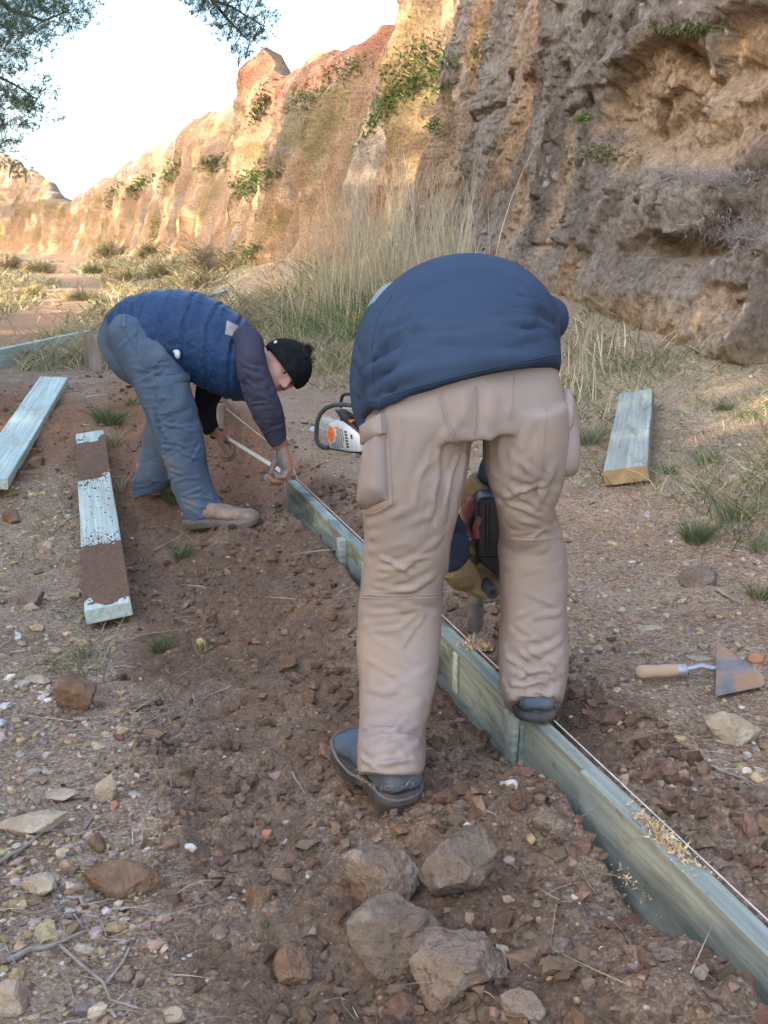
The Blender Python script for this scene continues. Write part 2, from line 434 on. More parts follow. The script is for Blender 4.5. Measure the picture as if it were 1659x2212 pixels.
bump(t, b, [(tex(t, 70, 8, .7).outputs[0], .8, .012), (vo.outputs['Distance'], .6, -.006), (tex(t, 420, 5, .6).outputs[0], .7, .002)])
nxg, nyg = len(gx), len(gy)
ii = (np.arange(nyg - 1)[:, None] * nxg + np.arange(nxg - 1)[None]).ravel()
F = np.stack([ii, ii + 1, ii + 1 + nxg, ii + nxg], 1)
tag(link('ground', mesh_np('ground', np.stack([gxf, gyf, gz], 1), F, m_ground, c)), kind='structure')

# ------------------------------------------------------------------ the earth cliff
def ztop(v):
    pv = [-14, 0, 8, 14, 17, 19, 20.5, 22, 23.2, 24.2, 25.6, 26.6, 27.3, 27.75, 28.0, 28.5, 31, 35, 40, 50, 60, 70, 80, 90, 97, 106, 120, 150]
    pz = [5.6, 6, 6.4, 6.2, 5.9, 5.75, 5.75, 5.7, 5.6, 5.85, 5.9, 6.0, 6.0, 6.6, 6.7, 6.1, 6.5, 7.2, 7.7, 8.2, 8.3, 8.0, 7.0, 6.6, 9, 11.8, 11, 10]
    return np.interp(v, pv, pz) + .42 * fbm(v * .55, 0 * v + 3, 0, 3, 61) * ss(9, 20, v) + .16 * fbm(v * 2.2, 0 * v + 9, 0, 2, 62)
def cliff_nominal(dx, dy):
    """where a sight line meets the undisplaced face: (v, z)"""
    d = raydir(dx, dy); ts = np.geomspace(3, 90, 6000); X = d.x * ts; Y = d.y * ts; Z = CAMZ + d.z * ts
    u, v = uv(X, Y); i = np.nonzero(u > smoothed(v) + .16 * (Z - .6))[0]
    i = i[0] if len(i) else -1
    return v[i], Z[i]
# picture-read features of the near face: (x, y, half width, half height, depth, fresh earth 0..1, hardness)
FE = [(1420, 215, 105, 95, -.34, 1, 5), (1560, 270, 90, 120, -.20, .9, 3), (1625, 110, 80, 80, -.30, .8, 4), (1440, 320, 90, 60, -.20, .9, 3),
      (1530, 260, 45, 65, .24, 0, 3), (1480, 75, 130, 30, .26, 0, 4), (1330, 165, 90, 22, .20, 0, 4), (1500, 450, 95, 78, .62, 0, 8),
      (1500, 548, 90, 22, -.26, .4, 5), (1395, 500, 16, 70, -.18, .2, 4), (1350, 430, 75, 110, .18, 0, 5), (1045, 195, 42, 50, .22, 0, 5),
      (1045, 250, 34, 12, -.22, 0, 5), (1250, 300, 90, 130, .12, 0, 5), (1240, 80, 110, 70, .16, 0, 4), (1600, 740, 42, 40, .16, 0, 5),
      (1590, 680, 80, 60, -.12, .6, 4), (1120, 520, 26, 130, -.10, .8, 3), (1225, 430, 14, 130, -.10, .8, 3), (1620, 560, 70, 60, .2, 0, 4),
      (1600, 330, 60, 40, .16, 0, 3), (1390, 640, 60, 60, .10, 0, 3), (1615, 180, 40, 34, .18, .3, 3), (1440, 740, 80, 90, -.08, .7, 2),
      (1140, 100, 30, 200, -.05, .5, 2), (900, 330, 60, 120, -.10, .5, 2), (1000, 430, 40, 160, .12, 0, 3)]
FV = []
for (dx, dy, hw, hh, dep, fr, hard) in FE:
    v0, z0 = cliff_nominal(dx, dy); v1, _ = cliff_nominal(dx - hw, dy); v2, _ = cliff_nominal(dx + hw, dy)
    _, za = cliff_nominal(dx, dy - hh); _, zb = cliff_nominal(dx, dy + hh)
    FV.append((v0, z0, abs(v1 - v2) / 2, abs(za - zb) / 2, dep * (.50 if fr else .26), fr, hard * 1.5))
cv = [-14.]
while cv[-1] < 150:
    d_ = max(3.5, abs(cv[-1])); cv.append(cv[-1] + max(.016, .0036 * d_ if cv[-1] > 2 else .12))
cv = np.array(cv)
q = np.concatenate([np.linspace(-.12, .42, 190), np.linspace(.42, 1, 175)[1:]])
CVv, Q = np.meshgrid(cv, q); v = CVv.ravel(); qq = Q.ravel()
bx, by = xy(smoothed(v), v); z0 = Hmac(bx, by); zt = ztop(v)
z = z0 + qq * (zt - z0); hgt = z - z0
near = 1 - ss(10, 21, v)
wob = .35 * fbm(v * .8, z * .5, 0, 3, 72)
big = .55 * fbm(v * .22, z * .08, 0, 3, 70) * ss(8, 16, v)
flute = (.80 * fbm((v + wob) * 1.05, z * .12, 0, 3, 71, .55, True) + .30 * fbm((v + wob) * 2.6, z * .3, 0, 3, 73, .6, True)) * ss(9, 17, v)
vert = -.10 * (1 - near * .4) * np.maximum(0, fbm((v + .3 * wob) * 2.6, z * .25, 0, 3, 79))
f1, f2, cid, ex, ey = worley((v + .25 * fbm(v, z, 0, 3, 80)) * 1.25, (z + .2 * fbm(v, z, 2, 3, 81)) * .42, 4)
def tilt(i, a, b, k): return ((i * 7.13) % 1 - .5) * k * a + ((i * 13.7) % 1 - .6) * k * b
blk = near * .62 * (((cid - .5) * .15 + tilt(cid, ex, ey * .6, .42)) * ss(0, .10, f2 - f1) - .06 * np.exp(-((f2 - f1) / .03) ** 2))
g1, g2, gid, gx_, gy_ = worley(v * 3.1 + .4 * wob, z * 1.7 + .3 * fbm(v * 2, z * 2, 1, 2, 82), 14)
blk = blk + (.35 + .65 * near) * (((gid - .5) * .06 + tilt(gid, gx_, gy_, .16)) * ss(0, .12, g2 - g1) - .022 * np.exp(-((g2 - g1) / .05) ** 2))
k1, k2, kid, kx, ky = worley(v * 8.5 + wob, z * 5.5 + .3 * fbm(v * 5, z * 5, 1, 2, 182), 24)
blk = blk + near * ((kid - .5) * .022 + tilt(kid, kx, ky, .05))
med = (.10 - .05 * near) * fbm(v * 1.9, z * 1.2, 0, 4, 74) + .035 * fbm(v * 6, z * 4, 0, 4, 75, .6, True) + .016 * fbm(v * 24, z * 20, 0, 3, 76, .6, True)
fresh = np.zeros_like(v); fdis = np.zeros_like(v)
for (a, b, hw, hh, dep, fr, hard) in FV:
    r = np.sqrt(((v - a) / hw) ** 2 + ((z - b) / hh) ** 2) + .28 * fbm(v * 2.6, z * 2.6, 0, 3, int(90 + abs(a * 7) % 40))
    k = 1 / (1 + np.exp(np.clip((r - 1) * hard * 2.2, -30, 30))); fdis = fdis + dep * k
    if fr: fresh = np.maximum(fresh, fr * k)
    elif dep > .1: fresh = fresh * (1 - .85 * k)
fin = .55 * np.exp(-((v - 28.0) / .9) ** 2) * ss(.0, 2, hgt)                      # the buttress that ends in the pinnacle
lean = (.20 - .07 * near) * hgt + .035 * hgt ** 2 * ss(8, 20, v) * .6
out = big + flute + vert + blk + med + fdis + fin + .25 * np.exp(-(hgt / .35) ** 2) * (v > 5)
topround = ss(.88, 1.02, qq) * .5
u = smoothed(v) + lean - out * ss(-.1, .06, qq) + topround - .0
z = z + .10 * fbm(v * 1.3, z * 1.3, 5, 3, 83) * ss(.0, .1, qq) * (qq < .999)
X, Y = xy(u, v)
# colours: fresh ochre earth, grey lichen crust, red upper band, moss
nA = fbm(v * .75, z * .28, 0, 4, 101); nB = fbm(v * 3.2, z * 1.0, 0, 5, 102); nC = fbm(v * 1.2, z * 1.0, 7, 4, 103)
one = np.ones((len(v), 1))
oc = lerp(one * np.array([.37, .235, .145]), one * np.array([.47, .33, .22]), ss(-.3, .4, nB))
oc = lerp(oc, one * np.array([.39, .235, .125]), ss(.05, .5, nC) * .8)
grey = lerp(one * np.array([.155, .128, .105]), one * np.array([.31, .265, .225]), ss(-.4, .4, nB))
gm = ss(.0, .18, nA + .55 * nB + .27 * near - .25 * ss(10, 16, v)) * (1 - .9 * fresh) * (.86 * near + .66 * (1 - near))
c = lerp(oc, grey, np.clip(gm, 0, 1))
c = lerp(c, one * np.array([.50, .35, .225]), fresh * .7); c = c * (.80 + .06 * near[:, None])
rb = ss(.70, .88, qq + .16 * nA) * (v > 9) * (1 - ss(29.5, 31, v)) * ss(9, 13, v)
c = lerp(c, lerp(one * np.array([.29, .105, .06]), one * np.array([.38, .18, .11]), ss(-.3, .4, nB)), rb * .75)
moss = ss(.10, .36, nC + .5 * nB - .2 * gm) * (.5 * (1 - near) + .55 * near * ss(.1, .5, fbm(v * .9, z * 1.6, 3, 3, 104))) * (1 - fresh) * ss(.06, .2, qq)
c = lerp(c, lerp(one * np.array([.085, .105, .03]), one * np.array([.17, .16, .06]), ss(-.3, .3, nB)), np.clip(moss, 0, .85))
wl = ss(.52, .6, fbm(v * 14, z * 12, 0, 3, 105)) * ss(0, .3, nA) * near
c = lerp(c, one * np.array([.5, .48, .44]), wl * .7)
cr = np.maximum(np.exp(-((f2 - f1) / .02) ** 2), .5 * np.exp(-((g2 - g1) / .03) ** 2)) * near
c = lerp(c, one * np.array([.16, .11, .07]), cr * .35)
c = lerp(c, one * np.array([.36, .27, .17]), ss(.05, -.02, qq) * .7)
nq, nv_ = len(q), len(cv)
ii = (np.arange(nq - 1)[:, None] * nv_ + np.arange(nv_ - 1)[None]).ravel()
F = np.stack([ii, ii + nv_, ii + nv_ + 1, ii + 1], 1)
P = np.stack([X, Y, z], 1)
# the ground behind the edge
last = P[-nv_:]; back = []; bc = []
for k, (du, dz) in enumerate(((.35, -.2), (1.0, -1.5), (3, -3.0), (8, -5), (20, -7))):
    xb, yb = xy(u[-nv_:] + du, cv); back.append(np.stack([xb, yb, last[:, 2] + dz + .12 * fbm(xb * 2, yb * 2, 0, 3, 84)], 1)); bc.append(np.tile([.2, .15, .09], (nv_, 1)))
P = np.concatenate([P] + back); c = np.concatenate([c] + bc); base_i = (nq - 1) * nv_
jj = np.arange(nv_ - 1)
for k in range(5):
    a = base_i + k * nv_ + jj; F = np.concatenate([F, np.stack([a, a + nv_, a + nv_ + 1, a + 1], 1)])
m_cliff = matcol('cliff_earth', .95, (22, .5, 1.4), ((22, .7, .05), (75, .8, .02), (220, .6, .006)))
cliff_me = mesh_np('cliff', P, F, m_cliff, c)
tag(link('cliff', cliff_me), kind='structure')
cliff_bvh = BVHTree.FromPolygons(P.tolist(), F.tolist())

# ------------------------------------------------------------------ pines: a wood on the left shades the site, two crowns reach into the picture
m_needle = matcol('pine_needles', .6, (3, .7, 1.3), (), .3, .55)
m_bark = mat('pine_bark', [(.3, (.07, .05, .04)), (.7, (.17, .12, .09))], 14, .95, ((30, .8, .02),), (1, 1, .25))
def needles(rng, centers, radii, ntuft, nneed, L, W):
    P = []; D = []
    for cpos, rr in zip(centers, radii):
        n = max(1, int(ntuft * rr[0] * rr[1] * 1.0))
        p = rng.normal(size=(n, 3)); p /= np.linalg.norm(p, axis=1)[:, None]; p *= rng.uniform(.35, 1.05, (n, 1)) ** .6
        keep = fbm(p[:, 0] * 2.3 + cpos[0], p[:, 1] * 2.3 + cpos[1], p[:, 2] * 2.3 + cpos[2], 2, 5) > -.16
        p = p[keep]; o = np.array(cpos) + p * np.array(rr)
        axis_ = p * .7 + rng.normal(size=p.shape) * .35 + np.array([0, 0, .25]); axis_ /= np.linalg.norm(axis_, axis=1)[:, None]
        P.append(np.repeat(o, nneed, 0)); d = np.repeat(axis_, nneed, 0) + rng.normal(size=(len(o) * nneed, 3)) * .55
        D.append(d / np.linalg.norm(d, axis=1)[:, None])
    P = np.concatenate(P); D = np.concatenate(D)
    V, F, k = ribbons(P, D, rng.uniform(.7, 1.2, len(P)) * L, W, rng.normal(size=P.shape) * .08, 1, rng)
    c = np.repeat(pick(rng, [(.13, .18, .12), (.15, .20, .13), (.18, .22, .14), (.10, .15, .09)], len(P)), k, 0)
    return V, F, c
rng = np.random.default_rng(7)
# the wood
Vs = []; Fs = []; Cs = []; off = 0; tb = MB()
spots = []
for k in range(60):
    y = -18 + k * .43 + rng.normal() * .3; spots.append((-6.4 - rng.random() * 6.5, y, rng.uniform(6.5, 9.5), 1.0))
for k in range(52):
    y = 5 + k * .46 + rng.normal() * .6; spots.append((-.41 * max(y, 8) - 4.3 - rng.random() * 7, y, rng.uniform(7, 12), .66))
for k in range(140):
    y = 24 + k * .6; spots.append((-.40 * y - 5 - rng.random() * 6, y, rng.uniform(9, 15), .8))
for (x, y, hgt_, dens) in spots:
    g = h1(x, y); top = g + hgt_; lean_ = rng.normal(size=2) * .5
    pts = [(x + lean_[0] * t, y + lean_[1] * t, g - .2 + hgt_ * t) for t in (0, .3, .6, .92)]
    tb.tube(pts, [.17, .14, .1, .03], 6)
    cs = []; rs = []
    for q_ in range(int(12 * (dens + .25))):
        t = rng.uniform(.16 if dens > .9 else .4, 1.0); a = rng.uniform(0, 6.28); d_ = rng.uniform(.5, 2.0) * (1.15 - t * .55)
        cpos = (x + lean_[0] * t + d_ * math.cos(a), y + lean_[1] * t + d_ * math.sin(a), g + hgt_ * t)
        cs.append(cpos); r_ = rng.uniform(.55, 1.0); rs.append((r_, r_, r_ * .55))
        tb.tube([(x + lean_[0] * t, y + lean_[1] * t, g + hgt_ * t * .9), cpos], [.04, .012], 4)
    V, F, cc = needles(rng, cs, rs, 100 * dens + 40, 9, .30, .035)
    Vs.append(V); Fs.append(F + off); Cs.append(cc); off += len(V)
tV = np.array([list(v_) for v_ in tb.V]); tF = np.array([f if len(f) == 4 else (list(f) + [f[-1]])[:4] for f in tb.F if len(f) == 4])
nF = sum(len(f) for f in Fs)
Vs.append(tV); Fs.append(tF + off); Cs.append(np.tile([.1, .07, .05], (len(tV), 1)))
tag(link('pine_wood', mesh_np('pine_wood', np.concatenate(Vs), np.concatenate(Fs), [m_needle, m_bark], np.concatenate(Cs), False, np.concatenate([np.zeros(nF), np.ones(len(tF))]))),
    'wood of pines that casts its shade over the working place from the left', 'wood', kind='stuff')
print('wood faces', nF)
# the two trees in view
def pine(label, base, pts, clusters, limbs, dens=340, L=.10, W=.0045):
    root = empty('pine_tree', base); mb = MB()
    mb.tube(pts[0], pts[1], 10)
    for l in limbs: mb.tube(l[0], l[1], 7)
    cs = []; rs = []
    for (cpos, rr) in clusters:
        cs.append(tuple(cpos)); rs.append(rr)
        cpos = Vector(cpos)
        for q_ in range(9):                                        # twigs inside the clump
            e = cpos + Vector(rng.normal(size=3)) * .6 * rr[0]; mb.tube([cpos - Vector((.3 * rr[0], 0, .1)), (cpos + e) / 2 + Vector((0, 0, .03)), e], [.0022 + .004 * rr[0] ** 2, .0016 + .002 * rr[0] ** 2, .001], 5)
    mb.obj('trunk', m_bark, root, base, smooth=True)
    V, F, cc = needles(rng, cs, rs, dens, 15, L, W)
    link('crown', mesh_np('crown', V, F, m_needle, cc, False), root, base)
    tag(root, label, 'tree', 'pines at the left'); return root
b0 = Vector((-6.4, 12.6, h1(-6.4, 12.6)))
cl = []
for (dx, dy, s_) in ((20, 20, .75), (95, 45, .6), (150, 22, .42), (40, 85, .55), (-60, 60, .8), (5, 120, .42), (165, 40, .25), (110, -20, .5), (-20, -30, .8),
                     (35, 185, .50), (80, 215, .30), (60, 250, .38), (5, 235, .52), (-60, 210, .7), (20, 285, .30), (95, 180, .2), (-20, 330, .45), (30, 365, .20), (-60, 300, .5), (60, 375, .12)):
    p = at(dx, dy, 12.5 + rng.normal() * .4); cl.append((p, (s_, s_, s_ * .42)))
tp = [tuple(b0), (b0.x - .2, b0.y, b0.z + 2.5), (b0.x + .1, b0.y, b0.z + 5), (b0.x, b0.y, b0.z + 8)]
lim = [([(b0.x, b0.y, b0.z + 3.2), (b0.x + .8, 12.5, b0.z + 3.5), tuple(cl[9][0])], [.06, .04, .012]),
       ([(b0.x, b0.y, b0.z + 4.6), (b0.x + .9, 12.5, b0.z + 5.0), tuple(cl[0][0]), tuple(cl[1][0]), tuple(cl[2][0])], [.07, .05, .03, .015, .006]),
       ([(b0.x, b0.y, b0.z + 2.4), (b0.x + .7, 12.5, b0.z + 2.5), tuple(cl[16][0])], [.05, .03, .01]),
       ([tuple(cl[9][0]), tuple(cl[10][0]), tuple(cl[11][0])], [.012, .008, .004])]
cl += [((b0.x + rng.normal() * 1.1, b0.y + rng.normal() * 1.1, b0.z + rng.uniform(5.5, 8.2)), (.8, .8, .4)) for _ in range(9)]
pine('pine whose drooping boughs fill the upper left corner of the photo', b0, (tp, [.2, .17, .13, .05]), cl, lim, 1100, .11, .0036)
b1 = Vector((-4.6, 7.4, h1(-4.6, 7.4)))
cl = []
for (dx, dy, s_) in ((450, -10, .22), (490, 30, .24), (530, 40, .24), (560, 60, .18), (515, 80, .20), (540, 100, .14), (470, 0, .2), (575, 45, .12), (510, -20, .3), (455, -60, .35), (520, 118, .08), (420, 5, .1), (500, 60, .14)):
    p = at(dx, dy, 9 + rng.normal() * .12); cl.append((p, (s_, s_, s_ * .8)))
lim = [([(b1.x, b1.y, b1.z + 5.0), (-3.2, 8.3, 5.0), tuple(at(400, -180, 9)), tuple(at(430, -60, 9)), tuple(at(458, 0, 9)), tuple(at(495, 45, 9)), tuple(at(530, 80, 9))], [.09, .06, .04, .025, .016, .011, .004]),
       ([tuple(at(458, 0, 9)), tuple(at(500, 15, 9)), tuple(at(550, 45, 9)), tuple(at(578, 60, 9))], [.012, .009, .006, .003])]
cl += [((b1.x + rng.normal() * 1.0, b1.y + rng.normal() * 1.0, b1.z + rng.uniform(5.6, 8)), (.8, .8, .4)) for _ in range(8)]
pine('pine branch hanging from above at the top edge between the corner pine and the cliff', b1, ([tuple(b1), (b1.x + .1, b1.y, b1.z + 3), (b1.x, b1.y, b1.z + 7.5)], [.2, .16, .06]), cl, lim, 2000, .08, .0022)

# ------------------------------------------------------------------ object materials
def timber(name, stops, blot, lo, hi, dirt):
    m, t, b = nodes(name)
    c = ramp(t, tex(t, 4, 6, .6, (.5, 3, 3)).outputs[0], stops).outputs[0]
    c = mix(t, 1., c, ramp(t, tex(t, 26, 5, .7, (.05, 2.2, 2.2), .6).outputs[0], [(.3, .66), (.62, 1.18)]).outputs[0], 'MULTIPLY')       # grain
    c = mix(t, ramp(t, tex(t, 5, 8, .7, (.5, 2, 2), .5).outputs[0], [(lo, 0.), (hi, .8)]).outputs[0], c, blot)
    c = mix(t, ramp(t, tex(t, 9, 8, .75, (.8, 1.5, 1.5)).outputs[0], [(dirt, 0.), (dirt + .12, .75)]).outputs[0], c, (.20, .13, .085))
    c = mix(t, ramp(t, tex(t, 60, 4, .6, (.3, 1.5, 1.5)).outputs[0], [(.64, 0.), (.72, .7)]).outputs[0], c, (.07, .07, .06))            # checks and nail marks
    t.links.new(c, b.inputs['Base Color']); b.inputs['Roughness'].default_value = .88; b.inputs['Specular IOR Level'].default_value = .2
    bump(t, b, [(tex(t, 26, 5, .7, (.05, 2.2, 2.2), .6).outputs[0], .5, .003), (tex(t, 160, 4).outputs[0], .4, .001)])
    return m
m_timber = timber('green_timber', [(.25, (.20, .215, .18)), (.5, (.30, .32, .275)), (.78, (.40, .425, .37))], (.10, .115, .095), .55, .72, .60)
m_timber2 = timber('mottled_timber', [(.25, (.19, .215, .185)), (.5, (.30, .34, .295)), (.78, (.42, .46, .41))], (.085, .085, .07), .47, .62, .58)
m_pale = timber('pale_timber', [(.25, (.38, .44, .38)), (.5, (.50, .56, .49)), (.8, (.60, .65, .58))], (.36, .34, .27), .50, .75, .62)
m_endwood = mat('end_wood', [(.3, (.30, .20, .10)), (.7, (.48, .34, .18))], 20, .85, ((90, .5, .001),))
m_rock_pink = mat('rock_pinkish', [(.25, (.165, .108, .073)), (.5, (.29, .205, .147)), (.75, (.50, .40, .32))], 16, .95, ((16, .9, .03), (60, .9, .010), (220, .7, .003)), None, ((.17, .11, .075), 7, .46, .62))
m_rock_grey = mat('rock_grey_brown', [(.25, (.13, .09, .065)), (.5, (.235, .17, .122)), (.75, (.40, .31, .24))], 16, .95, ((16, .9, .03), (60, .9, .010), (220, .7, .003)), None, ((.17, .115, .08), 8, .48, .64))
m_rock_pale = mat('rock_pale', [(.25, (.30, .21, .13)), (.5, (.45, .34, .235)), (.75, (.58, .49, .38))], 16, .92, ((16, .8, .02), (70, .9, .007), (240, .5, .002)), None, ((.28, .17, .09), 5, .6, .78))
m_rock_brown = mat('rock_brown', [(.25, (.13, .07, .04)), (.5, (.22, .13, .078)), (.75, (.34, .22, .14))], 18, .95, ((16, .9, .02), (60, .9, .008), (220, .7, .003)))
m_rock_white = mat('rock_white', [(.3, (.5, .46, .42)), (.7, (.68, .64, .6))], 12, .9, ((60, .6, .004),))
m_brick = mat('brick', [(.3, (.42, .16, .08)), (.7, (.55, .26, .15))], 20, .9, ((60, .6, .003),))
m_pebble = matcol('pebbles', .95, (90, .55, 1.2), ((160, .8, .003),), .12)
m_clod = matcol('clods', .97, (70, .65, 1.25), ((130, .7, .004), (350, .5, .0015)))
m_blade = matcol('grass_blades', .75, (5, .85, 1.15), (), .2, .15)
m_trouser = mat('tan_canvas', [(.25, (.285, .218, .185)), (.5, (.35, .278, .242)), (.8, (.41, .332, .29))], 3.5, .95, ((900, .3, .0006),), None, ((.37, .275, .20), 5, .50, .70), .1)
m_fleece = mat('navy_fleece', [(.25, (.036, .054, .092)), (.75, (.052, .075, .120))], 4, .98, ((700, .4, .0008),), None, None, .1)
m_blue = mat('blue_vest_cloth', [(.25, (.010, .033, .088)), (.75, (.018, .054, .132))], 5, .5, ((26, .9, .02), (400, .15, .0005)), None, None, .3)
m_cargo = mat('slate_canvas', [(.25, (.062, .084, .122)), (.5, (.092, .125, .172)), (.8, (.13, .165, .21))], 6, .95, ((900, .25, .0006),), None, ((.19, .165, .14), 6, .55, .75), .1)
m_sleeve = mat('purple_grey_knit', [(.25, (.046, .047, .074)), (.75, (.068, .069, .100))], 6, .95, ((700, .25, .0006),), None, None, .1)
m_dark = mat('dark_knit', [(.3, (.012, .013, .02)), (.7, (.024, .025, .036))], 8, .95, ((24, .4, .008),), None, None, .1)
m_skin = mat('skin', [(.3, (.42, .20, .155)), (.7, (.52, .27, .21))], 14, .55, ((120, .2, .001),), None, ((.55, .22, .18), 9, .5, .8), .4)
m_hat = mat('black_knit', [(.3, (.006, .007, .008)), (.7, (.018, .02, .021))], 30, .98, ((95, .9, .006),), None, None, .1)
m_hair = mat('dark_hair', [(.3, (.01, .008, .008)), (.7, (.03, .022, .02))], 40, .6, ())
m_greyhood = mat('grey_jersey', [(.3, (.19, .21, .25)), (.7, (.27, .295, .34))], 10, .95, ((40, .3, .006),))
m_boot = mat('tan_suede', [(.25, (.20, .135, .095)), (.5, (.30, .22, .165)), (.8, (.40, .31, .24))], 12, .9, ((50, .5, .004), (300, .3, .001)), None, ((.16, .10, .065), 8, .5, .7))
m_sole = mat('dusty_sole', [(.3, (.13, .10, .085)), (.7, (.25, .20, .165))], 14, .9, ((60, .5, .003),))
m_shoe = mat('blue_grey_leather', [(.25, (.04, .052, .07)), (.5, (.075, .095, .122)), (.8, (.17, .185, .205))], 10, .6, ((40, .4, .004), (250, .3, .001)), None, ((.21, .15, .11), 9, .56, .78), .35)
m_shoesole = mat('black_rubber', [(.3, (.035, .035, .04)), (.7, (.10, .09, .085))], 14, .8, ((60, .4, .002),), None, ((.20, .135, .09), 10, .5, .75))
m_lace = mat('sole_welt', [(.3, (.13, .12, .12)), (.7, (.20, .18, .17))], 20, .85, ())
m_glove = mat('tan_glove', [(.25, (.22, .155, .085)), (.75, (.34, .25, .15))], 14, .9, ((40, .6, .006), (300, .3, .001)))
m_gloveo = mat('orange_glove', [(.3, (.38, .14, .065)), (.7, (.50, .20, .10))], 14, .85, ((300, .4, .001),), None, ((.22, .165, .135), 14, .44, .62))
m_gloveg = mat('grey_rubber_palm', [(.3, (.15, .135, .13)), (.7, (.27, .25, .25))], 18, .8, ((80, .4, .002),))
m_black = mat('black_plastic', [(.3, (.012, .013, .015)), (.7, (.03, .032, .035))], 18, .5, ((120, .25, .001),), None, ((.12, .10, .085), 12, .6, .85), .4)
m_grip = mat('dark_grip', [(.3, (.035, .042, .045)), (.7, (.07, .08, .085))], 18, .65, ((120, .25, .001),), None, ((.16, .14, .12), 12, .62, .85), .35)
m_white = mat('white_plastic', [(.3, (.52, .54, .56)), (.7, (.64, .66, .68))], 10, .45, (), None, ((.25, .20, .15), 9, .58, .85), .4)
m_orange = mat('orange_plastic', [(.3, (.72, .16, .03)), (.7, (.85, .22, .05))], 10, .45, (), None, None, .4)
m_red = mat('faded_red_plastic', [(.3, (.24, .075, .07)), (.7, (.34, .12, .11))], 10, .55, (), None, ((.22, .14, .12), 8, .5, .8), .35)
m_steel = mat('steel', [(.3, (.35, .36, .38)), (.7, (.55, .56, .58))], 20, .48, ((150, .2, .0006),), None, ((.2, .16, .13), 14, .5, .75), .5, .6)
m_chuck = mat('chuck_steel', [(.3, (.13, .13, .135)), (.7, (.26, .26, .27))], 20, .5, ((150, .2, .0006),), None, ((.2, .15, .12), 14, .55, .75), .5, .5)
m_bar = mat('guide_bar_steel', [(.3, (.50, .53, .57)), (.7, (.62, .65, .68))], 14, .45, (), None, None, .5, .35)
m_handle = mat('beech', [(.3, (.47, .31, .19)), (.7, (.60, .42, .28))], 10, .6, ((80, .2, .0006),), (.4, 3, 3))
m_blade_t = mat('trowel_steel', [(.3, (.19, .17, .165)), (.7, (.32, .28, .26))], 18, .6, ((120, .3, .001),), None, ((.42, .25, .14), 11, .47, .56), .4, .3)
m_chip = matcol('wood_shavings', .8, (80, .85, 1.1), ())
m_cord = mat('white_cord', [(.3, (.55, .5, .46)), (.7, (.7, .66, .6))], 50, .8, ())
m_stump = mat('weathered_stump', [(.25, (.12, .085, .06)), (.5, (.26, .20, .15)), (.8, (.42, .36, .30))], 16, .95, ((40, .8, .008), (140, .5, .003)), (1, 1, .15))
m_twig = mat('grey_twig', [(.3, (.21, .165, .13)), (.7, (.38, .32, .27))], 30, .9, ((150, .5, .001),), (1, 1, 1))
m_eye = mat('dark_iris', [(.3, (.01, .007, .006)), (.7, (.03, .02, .015))], 40, .15, (), None, None, .6)
m_eyew = mat('eye_white', [(.3, (.30, .26, .25)), (.7, (.38, .34, .32))], 40, .2, (), None, None, .5)

# ------------------------------------------------------------------ timber
def plank(name, label, P0, P1, up, wid, th, m, group=None, rough_ends=0, seed=0, notch=None, endm=None):
    """a sawn board from P0 to P1 (centres of its upper face ends)"""
    P0 = Vector(P0); P1 = Vector(P1); ax = (P1 - P0); L = ax.length; ax.normalize()
    up = Vector(up); up = (up - ax * up.dot(ax)).normalized(); sd_ = up.cross(ax)
    rg = random.Random(seed); n = max(6, int(L / .045)); rings = []
    for i in range(n + 1):
        x = L * i / n; w0 = mn.noise(Vector((x * 2.5, seed, 0))) * .0022; ring = []
        ch = .0035
        for (yy, zz) in ((-wid/2 + ch, 0), (wid/2 - ch, 0), (wid/2, -ch), (wid/2, -th + ch), (wid/2 - ch, -th), (-wid/2 + ch, -th), (-wid/2, -th + ch), (-wid/2, -ch)):
            k = mn.noise(Vector((x * 3, yy * 30, zz * 30 + seed))) * .0007
            e = 0
            if rough_ends and zz < -th * .5: e = -max(0, mn.noise(Vector((x * 6, seed + 4, 0)))) * rough_ends
            xx = x + (mn.noise(Vector((yy * 20, zz * 20, seed + i))) * .003 if i in (0, n) else 0)
            ring.append(Vector((xx, yy + k + w0, zz + k - e)))
        rings.append(ring)
    V, F = loft_pts(rings); me = pyd(name, V, F, m, True); me.set_sharp_from_angle(angle=rad(28))
    if endm:
        me.materials.append(endm)
        for p in me.polygons:
            if len(p.vertices) > 4: p.material_index = 1
    o = bpy.data.objects.new(name, me); COL.objects.link(o)
    o.matrix_world = Matrix.Translation(P0) @ Matrix((ax, sd_, up)).transposed().to_4x4()
    WL[o.name] = P0
    if label: tag(o, label, 'plank', group)
    return o
def edg(u, v, z): x, y = xy(u, v); return Vector((x, y, z))
TOPZ = .20
tag(plank('edging_board', 'nearest green edging timber, running out of the frame at lower right', edg(BU, .70, TOPZ), edg(BU, 1.60, TOPZ), (0, 0, 1), .040, .20, m_timber, 'timber edging set on edge in the trench', seed=3), cat='edging board')
tag(plank('edging_board', 'short narrow edging timber between the nearest timber and the shoe standing on the edging', edg(BU + .006, 1.603, TOPZ - .003), edg(BU + .006, 1.872, TOPZ - .003), (0, 0, 1), .030, .19, m_timber, 'timber edging set on edge in the trench', seed=5), cat='edging board')
tag(plank('edging_board', 'long mottled edging timber under the drill, reaching to the man in the blue vest', edg(BU, 1.876, TOPZ), edg(BU, 4.42, TOPZ + .008), (0, 0, 1), .040, .20, m_timber2, 'timber edging set on edge in the trench', seed=8), cat='edging board')
